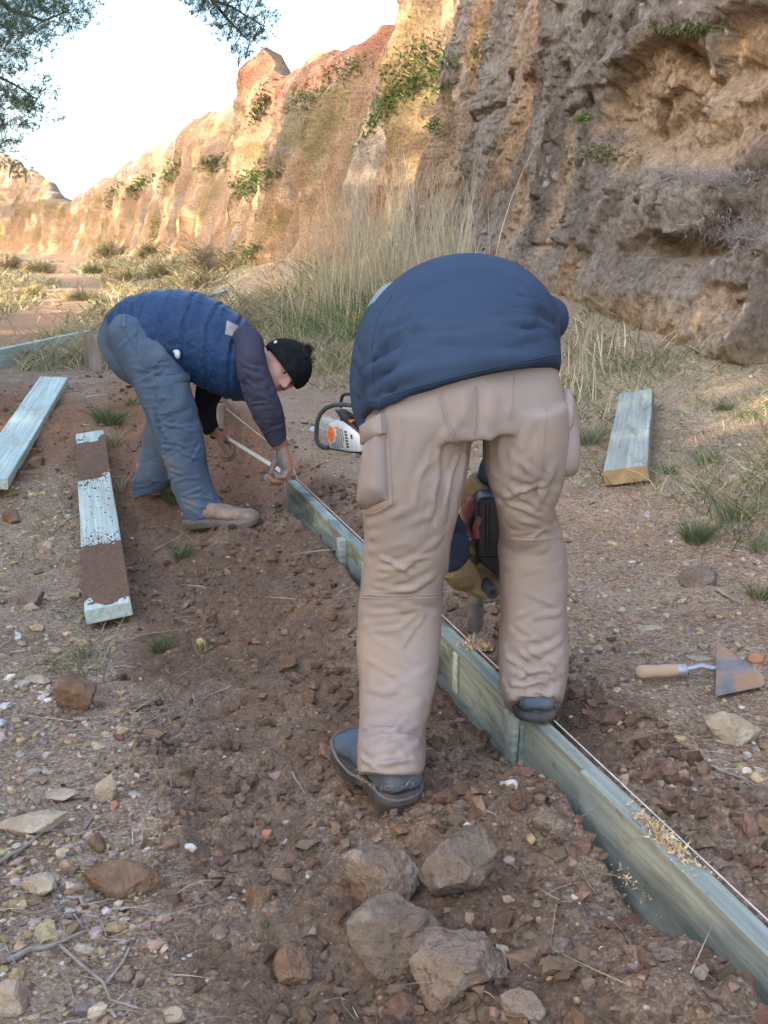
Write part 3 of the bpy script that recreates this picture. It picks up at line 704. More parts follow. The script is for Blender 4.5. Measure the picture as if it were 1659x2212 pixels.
def stake(label, u, v, ztop_, w_, d_, m, tip=0):
    mb = MB(); c_ = edg(u, v, 0); M_ = Matrix.Rotation(math.atan2(NY, NX), 3, 'Z')
    mb.box((c_.x, c_.y, ztop_ - .15), w_, d_, .30, M_)
    if tip:
        for k_, vv in enumerate(mb.V):
            if vv.z < ztop_ - .2: mb.V[k_] = Vector((c_.x + (vv.x - c_.x) * .2, c_.y + (vv.y - c_.y) * .2, vv.z))
    tag(mb.obj('stake', m, None, (c_.x, c_.y, ztop_ - .3), bevel=.004), label, 'stake', 'stakes beside the edging')
stake('pale timber stake against the edging just left of the tan trouser leg', BU - .036, 3.02, TOPZ + .012, .032, .05, m_pale)
stake('timber stake against the edging, farther of the two beyond the tan trouser leg', BU - .034, 3.38, TOPZ + .004, .028, .04, m_timber)
stake('blue-green splintered stake in front of the shoe that stands on the edging', BU - .029, 1.90, TOPZ - .012, .016, .055, m_timber, 1)
tag(MB().box(edg(BU - .024, 2.26, TOPZ - .06), .006, .03, .10, Matrix.Rotation(math.atan2(NY, NX), 3, 'Z')).obj('wood_chip', m_pale, None, edg(BU - .024, 2.26, TOPZ - .11), bevel=.002), 'pale splinter on the side of the edging timber below the drill', 'splinter')
pA = [ground(235, 1360), ground(195, 960)]
def on_g(p, lift): return Vector((p.x, p.y, h1(p.x, p.y) + lift))
tag(plank('loose_board', 'soil-strewn pale green board lying left of the dug strip', on_g(pA[0], .075), on_g(pA[1], .062), (-.10, -.12, 1), .142, .045, m_pale, 'loose boards lying around', seed=11), cat='board')
pB = [at(-18, 1128, 4.55), ground(118, 835)]
tag(plank('loose_board', 'long clean mint-coloured board cut off by the left edge of the photo', Vector((pB[0].x, pB[0].y, h1(pB[0].x, pB[0].y) + .10)), on_g(pB[1], .06), (.1, -.2, 1), .17, .05, m_pale, 'loose boards lying around', .012, seed=13), cat='board')
pC = [ground(1348, 1052), ground(1372, 880)]
tag(plank('loose_board', 'thick grey-green board with a splintered face lying on the grassy bank at right', on_g(pC[0], .075), on_g(pC[1], .085), (-.28, -.30, 1), .172, .062, m_timber, 'loose boards lying around', seed=17, endm=m_endwood), cat='board')
pD = [ground(-60, 812), ground(192, 738)]
tag(plank('path_edging', 'low pale timber edging along the far path behind the stump', on_g(pD[0], .14), on_g(pD[1], .12), (0, 0, 1), .05, .2, m_pale, seed=19), cat='edging')
pE = [ground(395, 668), ground(487, 638)]; wE = 13 * pE[1].length / FPX
tag(plank('dark_beam', 'dark pole end sticking out behind the back of the man in the blue vest', on_g(pE[0], wE * .8), on_g(pE[1], wE * .9), (0, -.4, 1), wE, wE * .7, m_timber2, seed=23), cat='beam')
# loose soil lying on the board
def board_frame(o): return o.matrix_world.copy()
lb = [o for o in COL.objects if o.name.startswith('loose_board')][0]
Mw = board_frame(lb); Lb = max(v_.co.x for v_ in lb.data.vertices)
def soil_on_board(x0, x1, seed_):
    nxs, nys = 90, 46; xs = np.linspace(x0, x1, nxs); ys = np.linspace(-.073, .073, nys); A, B = np.meshgrid(xs, ys); a = A.ravel(); b = B.ravel()
    e = np.minimum((a - x0) / .10, (x1 - a) / .10) + 1.7 * fbm(a * 11, b * 11, 0, 4, seed_, .62) + .1
    hgt_ = -.004 + .012 * np.clip(e, -1, 1) + .006 * fbm(a * 40, b * 40, 0, 3, seed_ + 2)
    return np.stack([a, b, hgt_], 1), nxs, nys
Vs = []; Fs = []; off = 0
for (x0, x1, sd_) in ((.012, .25 * Lb, 3), (.62 * Lb, .95 * Lb, 8)):
    P_, a_, b_ = soil_on_board(x0, x1, sd_); i2 = (np.arange(b_ - 1)[:, None] * a_ + np.arange(a_ - 1)[None]).ravel()
    Vs.append(P_); Fs.append(np.stack([i2, i2 + 1, i2 + 1 + a_, i2 + a_], 1) + off); off += len(P_)
Vw = np.concatenate(Vs); Vw = (np.array(Mw.to_3x3()) @ Vw.T).T + np.array(Mw.translation)
tag(link('loose_soil', mesh_np('loose_soil', Vw, np.concatenate(Fs), m_clod, np.tile([.17, .098, .062], (len(Vw), 1))), None, Mw.translation), 'brown soil spilled over the pale board', 'soil', kind='stuff')
rng = np.random.default_rng(77); nC_ = 620; bmi = bmesh.new(); bmesh.ops.create_icosphere(bmi, subdivisions=1, radius=1); iv = np.array([list(v_.co) for v_ in bmi.verts]); jf = np.array([[v_.index for v_ in f_.verts] for f_ in bmi.faces]); bmi.free()
cx_ = np.concatenate([rng.normal(.26 * Lb, .06, nC_ // 3), rng.normal(.61 * Lb, .07, nC_ // 3), rng.uniform(.02, .97 * Lb, nC_ - 2 * (nC_ // 3))]); cx_ = np.clip(cx_, .01, Lb - .01); cy_ = rng.uniform(-.066, .066, nC_); cr_ = np.clip(.0015 * np.exp(rng.normal(size=nC_) * .55), .0006, .005)
Vc = (iv[None] * (1 + .25 * rng.normal(size=(nC_, len(iv), 1))) * cr_[:, None, None] + np.stack([cx_, cy_, cr_ * .5], 1)[:, None]).reshape(-1, 3); Vc = (np.array(Mw.to_3x3()) @ Vc.T).T + np.array(Mw.translation)
tag(link('soil_crumbs', mesh_np('soil_crumbs', Vc, (jf[None] + (np.arange(nC_) * len(iv))[:, None, None]).reshape(-1, 3), m_clod, np.tile([.17, .098, .06], (len(Vc), 1)), False), None, Mw.translation), 'crumbs of soil scattered over the pale board', 'soil', kind='stuff')

# string line, tape
mb = MB(); sp = [edg(BU + .024, .62, TOPZ + .004), edg(BU + .024, 1.9, TOPZ + .004), edg(BU + .024, 4.42, TOPZ + .012)]
h_str = at(621, 988, 4.36); far_s = at(468, 866, 6.6)
mb.tube(sp + [edg(BU + .02, 4.5, TOPZ + .05), h_str, far_s], .0013, 6)
tag(mb.obj('string_line', m_cord, None, sp[1]), 'pale string stretched along the edging and past the gloved hand', 'string')
mb = MB(); mb.tube([on_g(far_s, -.1), far_s + Vector((0, 0, .03))], .012, 8)
mb.obj('peg', m_twig, None, on_g(far_s, -.1), smooth=True)
tag(COL.objects['peg'], 'small grey peg holding the far end of the string', 'peg')
root = empty('tape_measure', at(476, 938, 4.55))
ta, tb_ = at(478, 938, 4.52), at(621, 1026, 4.33)
mb = MB(); ax = (tb_ - ta).normalized(); sdv = ax.cross(Vector((0, -1, .3))).normalized()
mb.ext([ta - sdv * .006, tb_ - sdv * .009, tb_ + sdv * .009, ta + sdv * .006], Vector((0, .001, .0004)))
mb.obj('blade', mat('tape_white', [(.35, (.55, .58, .50)), (.65, (.75, .78, .76))], 3, .5, ()), root)
MB().box(at(468, 936, 4.55), .055, .04, .05).obj('case', m_black, root, bevel=.01)
tag(root, 'white tape measure blade drawn out between two gloved hands', 'tape measure')

# ------------------------------------------------------------------ trowel
hz = lambda p, l: Vector((p.x, p.y, h1(p.x, p.y) + l))
t0, t1, t2, t3 = [ground(x, 1468) for x in (1372, 1460, 1480, 1545)]
t4 = ground(1545, 1418); t5 = ground(1545, 1515); t6 = ground(1648, 1478)
root = empty('trowel', hz(t0, 0)); zt_ = max(h1(p.x, p.y) for p in (t0, t1, t3, t6)) + .018
fl = lambda p, l=0: Vector((p.x, p.y, zt_ + l))
n_ = 12; a_, b_ = fl(t0), fl(t1); pr = [.006, .0145, .0168, .0165, .0155, .0142, .0135, .0142, .0155, .0160, .0150, .0142, .0135]
MB().tube([a_.lerp(b_, i / n_) for i in range(n_ + 1)], pr, 18).obj('handle', m_handle, root, smooth=True)
MB().tube([fl(t1), fl(t2)], .0142, 18).obj('ferrule', m_steel, root, bevel=.001)
MB().tube([fl(t2), fl(t2).lerp(fl(t3), .5) + Vector((0, 0, .008)), fl(t3, -.002)], [.007, .0065, .008], 10).obj('shank', m_steel, root, smooth=True)
mb = MB(); c_ = [fl(t4, .022), fl(t5, -.012)]
tip = fl(t6, -.012); ed = []
for i in range(9):
    q_ = math.pi * (i / 8 - .5); ed.append(tip + Vector((.016 * math.cos(q_), -.026 * math.sin(q_), -.012 * math.sin(q_) + .008)) - Vector((.016, 0, 0)))
mb.ext([c_[0], c_[1]] + ed[::-1][::-1] if False else [c_[1]] + [e for e in sorted(ed, key=lambda e: e.y)] + [c_[0]], (0, 0, .0018)).obj('blade', m_blade_t, root)
tag(root, 'mortar trowel with a beech handle and rust-stained blade lying on the gravel', 'trowel')

# ------------------------------------------------------------------ chainsaw
gs = ground(745, 985); k_ = .000241 * 1.02
XS = Vector((math.cos(rad(42)), -math.sin(rad(42)), 0)); YS = Vector((math.sin(rad(42)), math.cos(rad(42)), 0)); ZS = Vector((0, 0, 1))
so = hz(ground(712, 972), .004); depthk = so.length / 5.3
def sw(cx, cy, d=0.): return so + XS * ((cx - 640) * k_ * 1.34 * depthk) + ZS * ((1400 - cy) * k_ * depthk) + YS * d + Vector((0, 0, (cx - 640) * k_ * .06))
root = empty('chainsaw', so)
S = lambda pts, d: [sw(x, y, d) for x, y in pts]
MB().ext(S([(570, 930), (640, 850), (770, 775), (900, 800), (1120, 930), (1300, 1080), (1310, 1400), (1080, 1420), (640, 1385), (590, 1200)], 0), YS * .13).obj('housing', m_white, root, bevel=.010)
mb = MB(); BL = [(640, 1150), (1000, 1330), (1300, 1390)]
MB().ext(S([(600, 1375), (1300, 1410), (1300, 1425), (620, 1400)], .006), YS * .12).obj('base_plate', m_black, root, bevel=.003)
mb = MB()
for r_ in range(17):
    for c_ in range(8):
        x_ = 620 + c_ * 40 + r_ * 4; y_ = 900 + r_ * 27 + c_ * 4
        if ((x_ - 685) / 85) ** 2 + ((y_ - 1080) / 175) ** 2 < 1 or y_ < 800 + .5 * (x_ - 600) or y_ > 1350 or x_ > 940: continue
        mb.ext(S([(x_, y_), (x_ + 24, y_ + 3), (x_ + 24, y_ + 17), (x_, y_ + 14)], -.0012), YS * .002)
mb.obj('starter_grille', m_black, root)
mb = MB()
for i in range(6):
    x_ = 965 + i * 9; y_ = 985 + i * 62; mb.ext(S([(x_, y_), (x_ + 48, y_ + 4), (x_ + 52, y_ + 42), (x_ + 4, y_ + 40)], -.0014), YS * .0025)
mb.ext(S([(1095, 1060), (1130, 1050), (1140, 1150), (1110, 1140)], -.0014), YS * .0025)
mb.obj('cooling_slots', m_black, root)
MB().ext(S([(683 + 72 * math.cos(q_), 1080 + 158 * math.sin(q_)) for q_ in (2 * math.pi * i / 32 for i in range(32))], -.0035), YS * .005).obj('starter_badge', m_orange, root, bevel=.001)
mb = MB()
for i, y_ in enumerate((1045, 1090)): mb.ext(S([(640, y_), (722, y_ + 3), (722, y_ + 14), (640, y_ + 11)], -.0045), YS * .002)
mb.obj('badge_lettering', mat('badge_dark', [(.3, (.42, .10, .03)), (.7, (.45, .12, .04))], 10, .6, ()), root)
MB().tube(S([(640, 1370), (520, 1350), (420, 1300), (385, 1200), (388, 1000), (410, 820), (480, 660), (610, 530), (780, 460), (950, 440), (1180, 450), (1330, 520)], -.012), .0125, 12).obj('front_handle', m_grip, root, smooth=True)
mb = MB(); mb.tube(S([(610, 560), (625, 420), (650, 320), (710, 275), (900, 268), (1110, 285), (1150, 330), (1165, 470)], .10), .0095, 10)
mb.tube(S([(900, 270), (895, 480)], .10), .011, 8); mb.obj('hand_guard', m_black, root, smooth=True)
MB().ext(S([(745, 548), (850, 515), (1130, 510), (1135, 565), (760, 575)], .06), YS * .04).obj('rear_bail', m_white, root, bevel=.003)
MB().ext(S([(700, 570), (830, 590), (1010, 700), (1060, 790), (1290, 1060), (1060, 950), (900, 790), (880, 870), (815, 870), (840, 740), (780, 650)], .012), YS * .06).obj('engine_cover', m_black, root, bevel=.004)
MB().ext(S([(1140, 690), (1230, 690), (1310, 980), (1280, 990), (1200, 780)], .004), YS * .035).obj('rear_handle', m_orange, root, bevel=.006)
MB().ext(S([(1050, 770), (1110, 745), (1145, 760), (1110, 805), (1060, 805)], .0), YS * .03).obj('choke_lever', m_orange, root, bevel=.003)
bar = [(640, 810), (330, 775), (250, 772), (212, 800), (198, 880), (210, 960), (250, 1010), (330, 1030), (640, 1090)]
MB().ext(S(bar, .075), YS * .005).obj('guide_bar', m_bar, root, bevel=.001)
MB().tube(S([(660, 795), (330, 752), (240, 752), (200, 785), (182, 880), (196, 975), (240, 1030), (330, 1052), (660, 1110)], .0775), .0035, 6).obj('chain', m_steel, root, smooth=True)
tag(root, 'orange, white and black chainsaw standing on the path between the two men', 'chainsaw')

# ------------------------------------------------------------------ stumps
def stump(label, dx, dy, wpx, hpx, seed_):
    g = ground(dx, dy); s_ = (g - Vector((0, 0, CAMZ))).length / FPX; r_ = wpx * s_ / 2; hh = hpx * s_ * 1.05; rings = []
    for j in range(14):
        t = j / 13; ring = []
        for i in range(40):
            a = 2 * math.pi * i / 40; rr = r_ * (1.15 - .25 * t + .12 * mn.noise(Vector((math.cos(a) * 2, math.sin(a) * 2, seed_))) + .26 * abs(mn.noise(Vector((math.cos(a) * 7, math.sin(a) * 7, seed_ + t * .6)))))
            ring.append(Vector((g.x + rr * math.cos(a), g.y + r_ * .8 + rr * math.sin(a), g.z - .08 + (hh + .08) * t + (t > .9) * .05 * r_ * mn.noise(Vector((a * 3, seed_, 0))) * 4)))
        rings.append(ring)
    V, F = loft_pts(rings)
    tag(link('tree_stump', pyd('tree_stump', V, F, m_stump), None, g), label, 'stump', 'tree stumps')
stump('weathered splintered stump just behind the seat of the man in the blue vest', 204, 800, 46, 68, 4)
stump('low shaggy stump below the chest of the man in the blue vest', 468, 918, 34, 40, 9)

# ------------------------------------------------------------------ people
def folds(c, s, amp, freq, seed_, lo=0):
    """soft cloth folds: ridges that run across the stretch vector s"""
    x, y, z = c[:, 0] * s[0], c[:, 1] * s[1], c[:, 2] * s[2]
    wx = .35 * vn(x * freq * .5, y * freq * .5, z * freq * .5, seed_ + 3)
    r = 1 - np.abs(fbm(x * freq + wx, y * freq, z * freq, 2, seed_, .45))*2.2
    return amp * np.clip(r, -.4, 1) 
def bulge(c, pts):
    r = np.zeros(len(c))
    for (p, rr, d) in pts: r += d * np.exp(-(((c - np.array(p)) / rr) ** 2).sum(1))
    return r
def crease(c, A, B, wdt, dep, sag=0.):
    """one fold between two points"""
    A = np.array(A); B = np.array(B); ab = B - A; t = np.clip(((c - A) @ ab) / (ab @ ab), 0, 1)
    d = np.linalg.norm(c - (A + t[:, None] * ab), axis=1); k = np.sin(np.pi * np.clip(t, .02, .98)) ** .6
    return dep * k * (np.exp(-(d / wdt) ** 2) - .55 * np.exp(-((d - 1.7 * wdt) / wdt) ** 2))
def creases(me, lines, wdt, dep):
    """each line given on the picture; found on the garment"""
    b = bvh(me); c = get_co(me); n = get_no(me); r = np.zeros(len(c))
    for l in lines:
        P = [hit(b, *p)[0] for p in l[:2]]
        if None in P: continue
        k = l[2] if len(l) > 2 else 1
        r += crease(c, P[0], P[1], wdt, dep * k)
    set_co(me, c + n * r[:, None])
def tubes(paths, n=10):
    out = []
    for pts, r in paths:
        m = MB().tube(pts, r, n); out.append((m.V, m.F))
    return out
def hand(wrist, fwd, palm, curl, side=1, size=1.0, spread=.12, thumb_curl=.5, curls=None):
    """palm and five separate fingers; fwd: towards the fingers, palm: out of the palm; side: +1 thumb on palm x fwd"""
    f = Vector(fwd).normalized(); p = Vector(palm); p = (p - f * p.dot(f)).normalized(); s_ = p.cross(f) * side
    W_ = Vector(wrist); k = size; parts = []
    parts.append(loft([(W_ - f * .035 * k, s_ * .029 * k, .021 * k, 2.2), (W_, s_ * .028 * k, .020 * k, 2.2), (W_ + f * .035 * k, s_ * .040 * k, .018 * k, 2.6), (W_ + f * .075 * k, s_ * .043 * k, .015 * k, 2.8), (W_ + f * .098 * k, s_ * .040 * k, .011 * k, 2.6)], 18))
    L = ((.046, .028, .022), (.052, .032, .024), (.048, .030, .023), (.036, .022, .020))
    for i in range(4):
        o = W_ + f * (.090 - .004 * abs(i - 1)) * k + s_ * (.030 - .020 * i) * k; a = 0; pts = [o - f * .025 * k, o]
        sp_ = s_ * spread * (1.2 - i * .8); cu = curls[i] if curls else curl
        for j in range(3):
            a += cu * (.75, 1.1, .8)[j]; d = (f * math.cos(a) + p * math.sin(a) + sp_ * math.cos(a)).normalized(); pts.append(pts[-1] + d * L[i][j] * k)
        r0 = (.0098, .0102, .0098, .0086)[i] * k
        parts += tubes([(pts, [r0, r0 * 1.08, r0 * 1.05, r0 * .98, r0 * .78])], 10)
        parts.append(ellipsoid(pts[-1], f * r0 * .8, s_ * r0 * .8, p * r0 * .8, 10, 6))
    o = W_ + f * .022 * k + s_ * .026 * k; a1 = (f * .62 + s_ * .62 + p * .30).normalized(); a2 = (f * .80 + s_ * (.35 - .4 * thumb_curl) + p * (.2 + .7 * thumb_curl)).normalized(); a3 = (f * .75 - s_ * .45 * thumb_curl + p * .8 * thumb_curl).normalized()
    pts = [o - a1 * .02 * k, o + a1 * .030 * k, o + a1 * .030 * k + a2 * .034 * k, o + a1 * .030 * k + a2 * .034 * k + a3 * .026 * k]
    parts += tubes([(pts, [.015 * k, .0135 * k, .0115 * k, .0085 * k])], 10); parts.append(ellipsoid(pts[-1], f * .0085 * k, s_ * .0085 * k, p * .0085 * k, 10, 6))
    return parts
def shoe(heel, toe, up, wid, hgt_, collar, mats_, parent, name='shoe', soleth=.028, arch=.012, lace=None, collar_w=.06):
    """upper lofted heel to toe with an ankle collar; the sole is a sub-part"""
    heel = Vector(heel); toe = Vector(toe); f = (toe - heel); L = f.length; f.normalize(); upv = Vector(up); upv = (upv - f * upv.dot(f)).normalized(); s_ = f.cross(upv)
    prof = [(-.02, .60, .42), (.03, .80, .78), (.12, .90, .98), (.25, .88, 1.0), (.40, .86, .92), (.55, .96, .74), (.70, 1.06, .60), (.82, 1.04, .54), (.92, .88, .46), (.985, .55, .30), (1.0, .25, .16)]
    secs = []
    for (t, w_, h_) in prof:
        secs.append((heel + f * L * t + upv * (soleth + hgt_ * h_ / 2), s_ * wid / 2 * w_, hgt_ * h_ / 2, 2.6))
    col = loft([(heel + f * L * .20 + upv * (soleth + hgt_ * .5), s_ * collar_w * .55, collar_w * .72, 2), (heel + f * L * .20 + upv * (soleth + hgt_ * .9), s_ * collar_w * .52, collar_w * .70, 2), (heel + f * L * .19 + upv * collar, s_ * collar_w * .5, collar_w * .66, 2)], 20)
    me = union(name, [loft(secs, 24, 1, 3), col], .0045, mats_[0], 4)
    displace(me, lambda c: .0035 * fbm(c[:, 0] * 30, c[:, 1] * 30, c[:, 2] * 30, 3, 5) + folds(c, (1, 1, 1), .003, 16, 31))
    sh = link(name, me, parent)
    # sole
    out = []
    op = [(-.035, .0), (-.03, .35), (.0, .66), (.06, .84), (.14, .90), (.28, .84), (.42, .82), (.56, .94), (.70, 1.06), (.82, 1.05), (.92, .90), (.985, .55), (1.005, .22), (1.012, 0)]
    poly = [heel + f * L * t + s_ * wid / 2 * w_ * 1.06 for t, w_ in op] + [heel + f * L * t - s_ * wid / 2 * w_ * 1.06 for t, w_ in op[::-1][1:-1]]
    n_ = len(poly); rings = []
    for (lv, sc) in ((0, .93), (.004, .99), (soleth * .55, 1.0), (soleth * .62, 1.03), (soleth * .95, 1.03), (soleth * 1.25, .985)):
        ring = []
        for q_ in poly:
            t = (q_ - heel).dot(f) / L; cc = heel + f * L * .5; off = q_ - cc; toe_spring = .018 * max(0, (t - .72) / .28) ** 2; ar = arch * math.exp(-((t - .36) / .10) ** 2) * (1 if lv < soleth * .5 else .25)
            ring.append(cc + off * sc + upv * (lv + toe_spring + ar))
        rings.append(ring)
    V, F = loft_pts(rings); sm = pyd('sole', V, F, mats_[1]); sm.set_sharp_from_angle(angle=rad(50)); link('sole', sm, sh)
    if lace:
        mb = MB(); pts = [heel + (q_ - heel) + upv * (soleth * 1.02 + .018 * max(0, ((q_ - heel).dot(f) / L - .72) / .28) ** 2 + .010 * math.sin(((q_ - heel).dot(f) / L) * 9)) for q_ in poly]
        cc = heel + f * L * .5; pts = [cc + (p_ - cc) * 1.012 for p_ in pts]
        mb.tube(pts + [pts[0]], .0032, 6); mb.obj('welt', lace, sh, smooth=True)
    return sh
def frayed(rngl, centre, rx, ry, n_, L_, mname, parent, Pz=None):
    P = []; D = []
    for i in range(n_):
        a = rngl.uniform(0, 6.28); P.append((centre[0] + rx * math.cos(a), centre[1] + ry * math.sin(a), centre[2] + rngl.uniform(-.004, .008))); D.append((math.cos(a) * .5 + rngl.normal() * .3, math.sin(a) * .5 + rngl.normal() * .3, -1))
    D = np.array(D); D /= np.linalg.norm(D, axis=1)[:, None]
    V, F, k = ribbons(np.array(P), D, rngl.uniform(.3, 1.2, n_) * L_, .0022, rngl.normal(size=(n_, 3)) * .5, 4, rngl)
    return link('frayed_hem', mesh_np('frayed_hem', V, F, mname, None, False), parent)

# ---- the man in front, seen from behind
LEGL = [HR(870, 806, 1030, 1.955, .125, 2.3), HR(910, 796, 1026, 1.957, .124, 2.3), HR(950, 787, 1016, 1.96, .12, 2.2), HR(1050, 775, 1000, 1.965, .108), HR(1150, 786, 976, 1.98, .092), HR(1285, 778, 952, 2.005, .083), HR(1400, 772, 947, 1.99, .082), HR(1500, 781, 932, 1.95, .078), HR(1600, 774, 917, 1.90, .074), HR(1645, 774, 912, 1.850, .078), HR(1668, 776, 908, 1.838, .076)]
LEGR = [HR(860, 1030, 1220, 1.955, .12, 2.3), HR(905, 1036, 1223, 1.96, .12, 2.3), HR(950, 1044, 1224, 1.965, .118, 2.2), HR(1020, 1050, 1212, 1.98, .10), HR(1085, 1070, 1193, 2.0, .088), HR(1158, 1080, 1214, 2.035, .082), HR(1300, 1083, 1222, 2.05, .078), HR(1400, 1080, 1224, 2.05, .078), HR(1470, 1084, 1221, 2.04, .074), HR(1520, 1094, 1210, 2.015, .070)]
PELV = [R((815, 840), (1195, 765), 2.00, .11), R((795, 885), (1208, 815), 1.97, .13), R((785, 915), (1220, 868), 1.955, .135), R((790, 925), (1222, 890), 1.955, .125)]
TORS = [R((784, 904), (1212, 798), 1.945, .136, None, 2.2), R((780, 866), (1211, 760), 1.963, .145, None, 2.2), R((775, 825), (1209, 738), 2.03, .152, None, 2.15), R((782, 762), (1205, 705), 2.13, .146, None, 2.1), R((804, 716), (1190, 674), 2.26, .142), R((836, 702), (1155, 670), 2.38, .120), R((872, 722), (1075, 696), 2.48, .085), R((872, 732), (960, 722), 2.55, .055)]
ARML = [R((790, 690), (900, 690), 2.36, .066), R((768, 740), (845, 760), 2.30, .062), R((758, 830), (828, 845), 2.24, .055), R((772, 915), (838, 905), 2.22, .052), R((812, 985), (872, 950), 2.24, .050), R((880, 1075), (938, 1035), 2.27, .047), R((932, 1160), (992, 1110), 2.29, .044), R((958, 1222), (1010, 1185), 2.30, .040), R((964, 1238), (1012, 1205), 2.30, .038)]
ARMR = [R((1060, 690), (1180, 690), 2.38, .066), R((1090, 780), (1180, 790), 2.44, .060), R((1085, 870), (1165, 880), 2.46, .053), R((1070, 940), (1140, 950), 2.46, .048), R((1040, 1005), (1100, 1025), 2.45, .042), R((1033, 1035), (1085, 1062), 2.44, .040)]
baseA = Vector((.15, 2.0, h1(.03, 1.95)))
hc = at(862, 716, 2.54)
bodyp = [loft(LEGL[:-1], 20, .76), loft(LEGR[:-1], 20, .76), loft(PELV, 20, .80), loft(TORS, 20, .84), loft(ARML, 16, .72), loft(ARMR, 16, .72), ellipsoid(hc, (.072, 0, 0), (0, .09, -.03), (0, .03, .10)), ellipsoid(hc + Vector((-.02, .06, -.07)), (.05, 0, 0), (0, .05, 0), (0, 0, .06))]
# feet, hands of the continuous body (inside shoes and gloves)
fh, ft = ground(872, 1750), ground(748, 1664); ft = fh + Vector((-.112, .215, 0)); footL = (fh, ft); zf = h1(fh.x, fh.y) - .006
for p in footL: p.z = zf
footL[1].z += .012
footR = (Vector((.312, 1.975, TOPZ + .002)), Vector((.322, 2.26, TOPZ + .002)))
for hl, to in (footL, footR):
    d_ = to - hl; bodyp.append(loft([(hl + d_ * .1 + Vector((0, 0, .06)), Vector((.028, 0, 0)), .03, 2), (hl + d_ * .5 + Vector((0, 0, .05)), Vector((.03, 0, 0)), .022, 2), (hl + d_ * .9 + Vector((0, 0, .04)), Vector((.025, 0, 0)), .012, 2)], 12))
    bodyp += tubes([([hl + d_ * .15 + Vector((0, 0, .05)), hl + d_ * .17 + Vector((0, 0, .12))], [.03, .032])])
drx = .222 + .002; dY = 2.41
bodyA = union('person', bodyp, .010, m_skin, 3)
A = link('person', bodyA, None, baseA)
tag(A, 'man bent over, back to the camera, in navy sweatshirt and tan cargo trousers', 'person')
tr = union('trousers', [loft(LEGL, 40), loft(LEGR, 40), loft(PELV, 44)], .0050, m_trouser, 7)
bt = bvh(tr)
def P_(dx, dy): return hit(bt, dx, dy)[0] or at(dx, dy, 1.95)
creases(tr, [((1031, 835), (1030, 925), -1.1)], .014, .007)
creases(tr, [((1045, 935), (1110, 1000), .7), ((1060, 1010), (1130, 1060), .6), ((1075, 1085), (1185, 1060), 1.2), ((1078, 1110), (1200, 1090), 1.1), ((1085, 1130), (1180, 1140), .8), ((1205, 1060), (1110, 1020), .8),
             ((1090, 1195), (1180, 1180), .7), ((1100, 1360), (1215, 1410), 1), ((1090, 1400), (1200, 1440), 1.1), ((1110, 1440), (1215, 1455), 1.1), ((1090, 1470), (1205, 1490), 1.2), ((1100, 1495), (1190, 1470), .9), ((1150, 1330), (1215, 1320), .8), ((1085, 1440), (1160, 1415), .8),
             ((785, 1320), (900, 1305), .7), ((785, 1345), (880, 1370), .8), ((790, 1560), (905, 1600), 1.), ((785, 1600), (900, 1640), 1.1), ((800, 1530), (910, 1520), .8), ((780, 1650), (890, 1630), .9), ((860, 1640), (905, 1600), .9), ((780, 1440), (900, 1480), .6),
             ((985, 930), (960, 1120), .8), ((1005, 960), (985, 1080), .7), ((800, 1160), (930, 1110), .9), ((795, 1190), (890, 1170), .7), ((960, 1150), (850, 1240), .6), ((880, 880), (850, 1010), .5), ((1100, 880), (1075, 990), .6), ((1150, 900), (1110, 1030), .6), ((1195, 1000), (1150, 1120), .8), ((1090, 1240), (1210, 1270), .5), ((1085, 1290), (1200, 1330), .5), ((790, 1220), (900, 1180), .7), ((940, 1240), (860, 1285), .8), ((940, 1330), (850, 1300), .8), ((785, 1110), (850, 1080), .9), ((790, 1135), (870, 1100), .8), ((975, 1000), (940, 1180), .6), ((990, 900), (930, 1010), .6), ((800, 1480), (900, 1540), .7), ((925, 1440), (830, 1500), .6), ((790, 1625), (860, 1610), 1), ((1095, 1425), (1170, 1400), 1), ((1215, 1380), (1150, 1420), 1)], .0085, .0075)
def cloth(c):
    zr = c[:, 2]; low = ss(.42, .26, zr); kn = np.exp(-((zr - .54) / .07) ** 2) * (c[:, 0] > .12) + .7 * np.exp(-((zr - .43) / .07) ** 2) * (c[:, 0] <= .12); th = ss(.55, .70, zr)
    return folds(c, (.45, .45, 1.5), .006, 7, 201) * low + folds(c, (.5, .5, 1.4), .005, 7, 203) * kn + folds(c, (1.2, .8, .42), .004, 5, 205) * th + .002 * fbm(c[:, 0] * 9, c[:, 1] * 9, c[:, 2] * 7, 2, 207)
displace(tr, cloth)
def small_creases(me, boxes, seed_):
    rg = random.Random(seed_); b_ = bvh(me); c = get_co(me); n = get_no(me); r = np.zeros(len(c))
    for (x0, x1, y0, y1, cnt, l0, l1, ang, dev, wd, dp) in boxes:
        for _ in range(cnt):
            x, y = rg.uniform(x0, x1), rg.uniform(y0, y1); L_ = rg.uniform(l0, l1); a = rad(ang + rg.gauss(0, dev)); dx, dy = L_ / 2 * math.cos(a), L_ / 2 * math.sin(a)
            P = [hit(b_, x - dx, y - dy)[0], hit(b_, x, y + rg.uniform(-6, 6))[0], hit(b_, x + dx, y + dy)[0]]
            if None in P: continue
            k = rg.uniform(.5, 1.1)
            for q in (0, 1):
                m = (np.abs(c - np.array(P[q])).sum(1) < .25)
                r[m] += crease(c[m], P[q], P[q + 1], wd, dp * k)
    set_co(me, c + n * r[:, None])
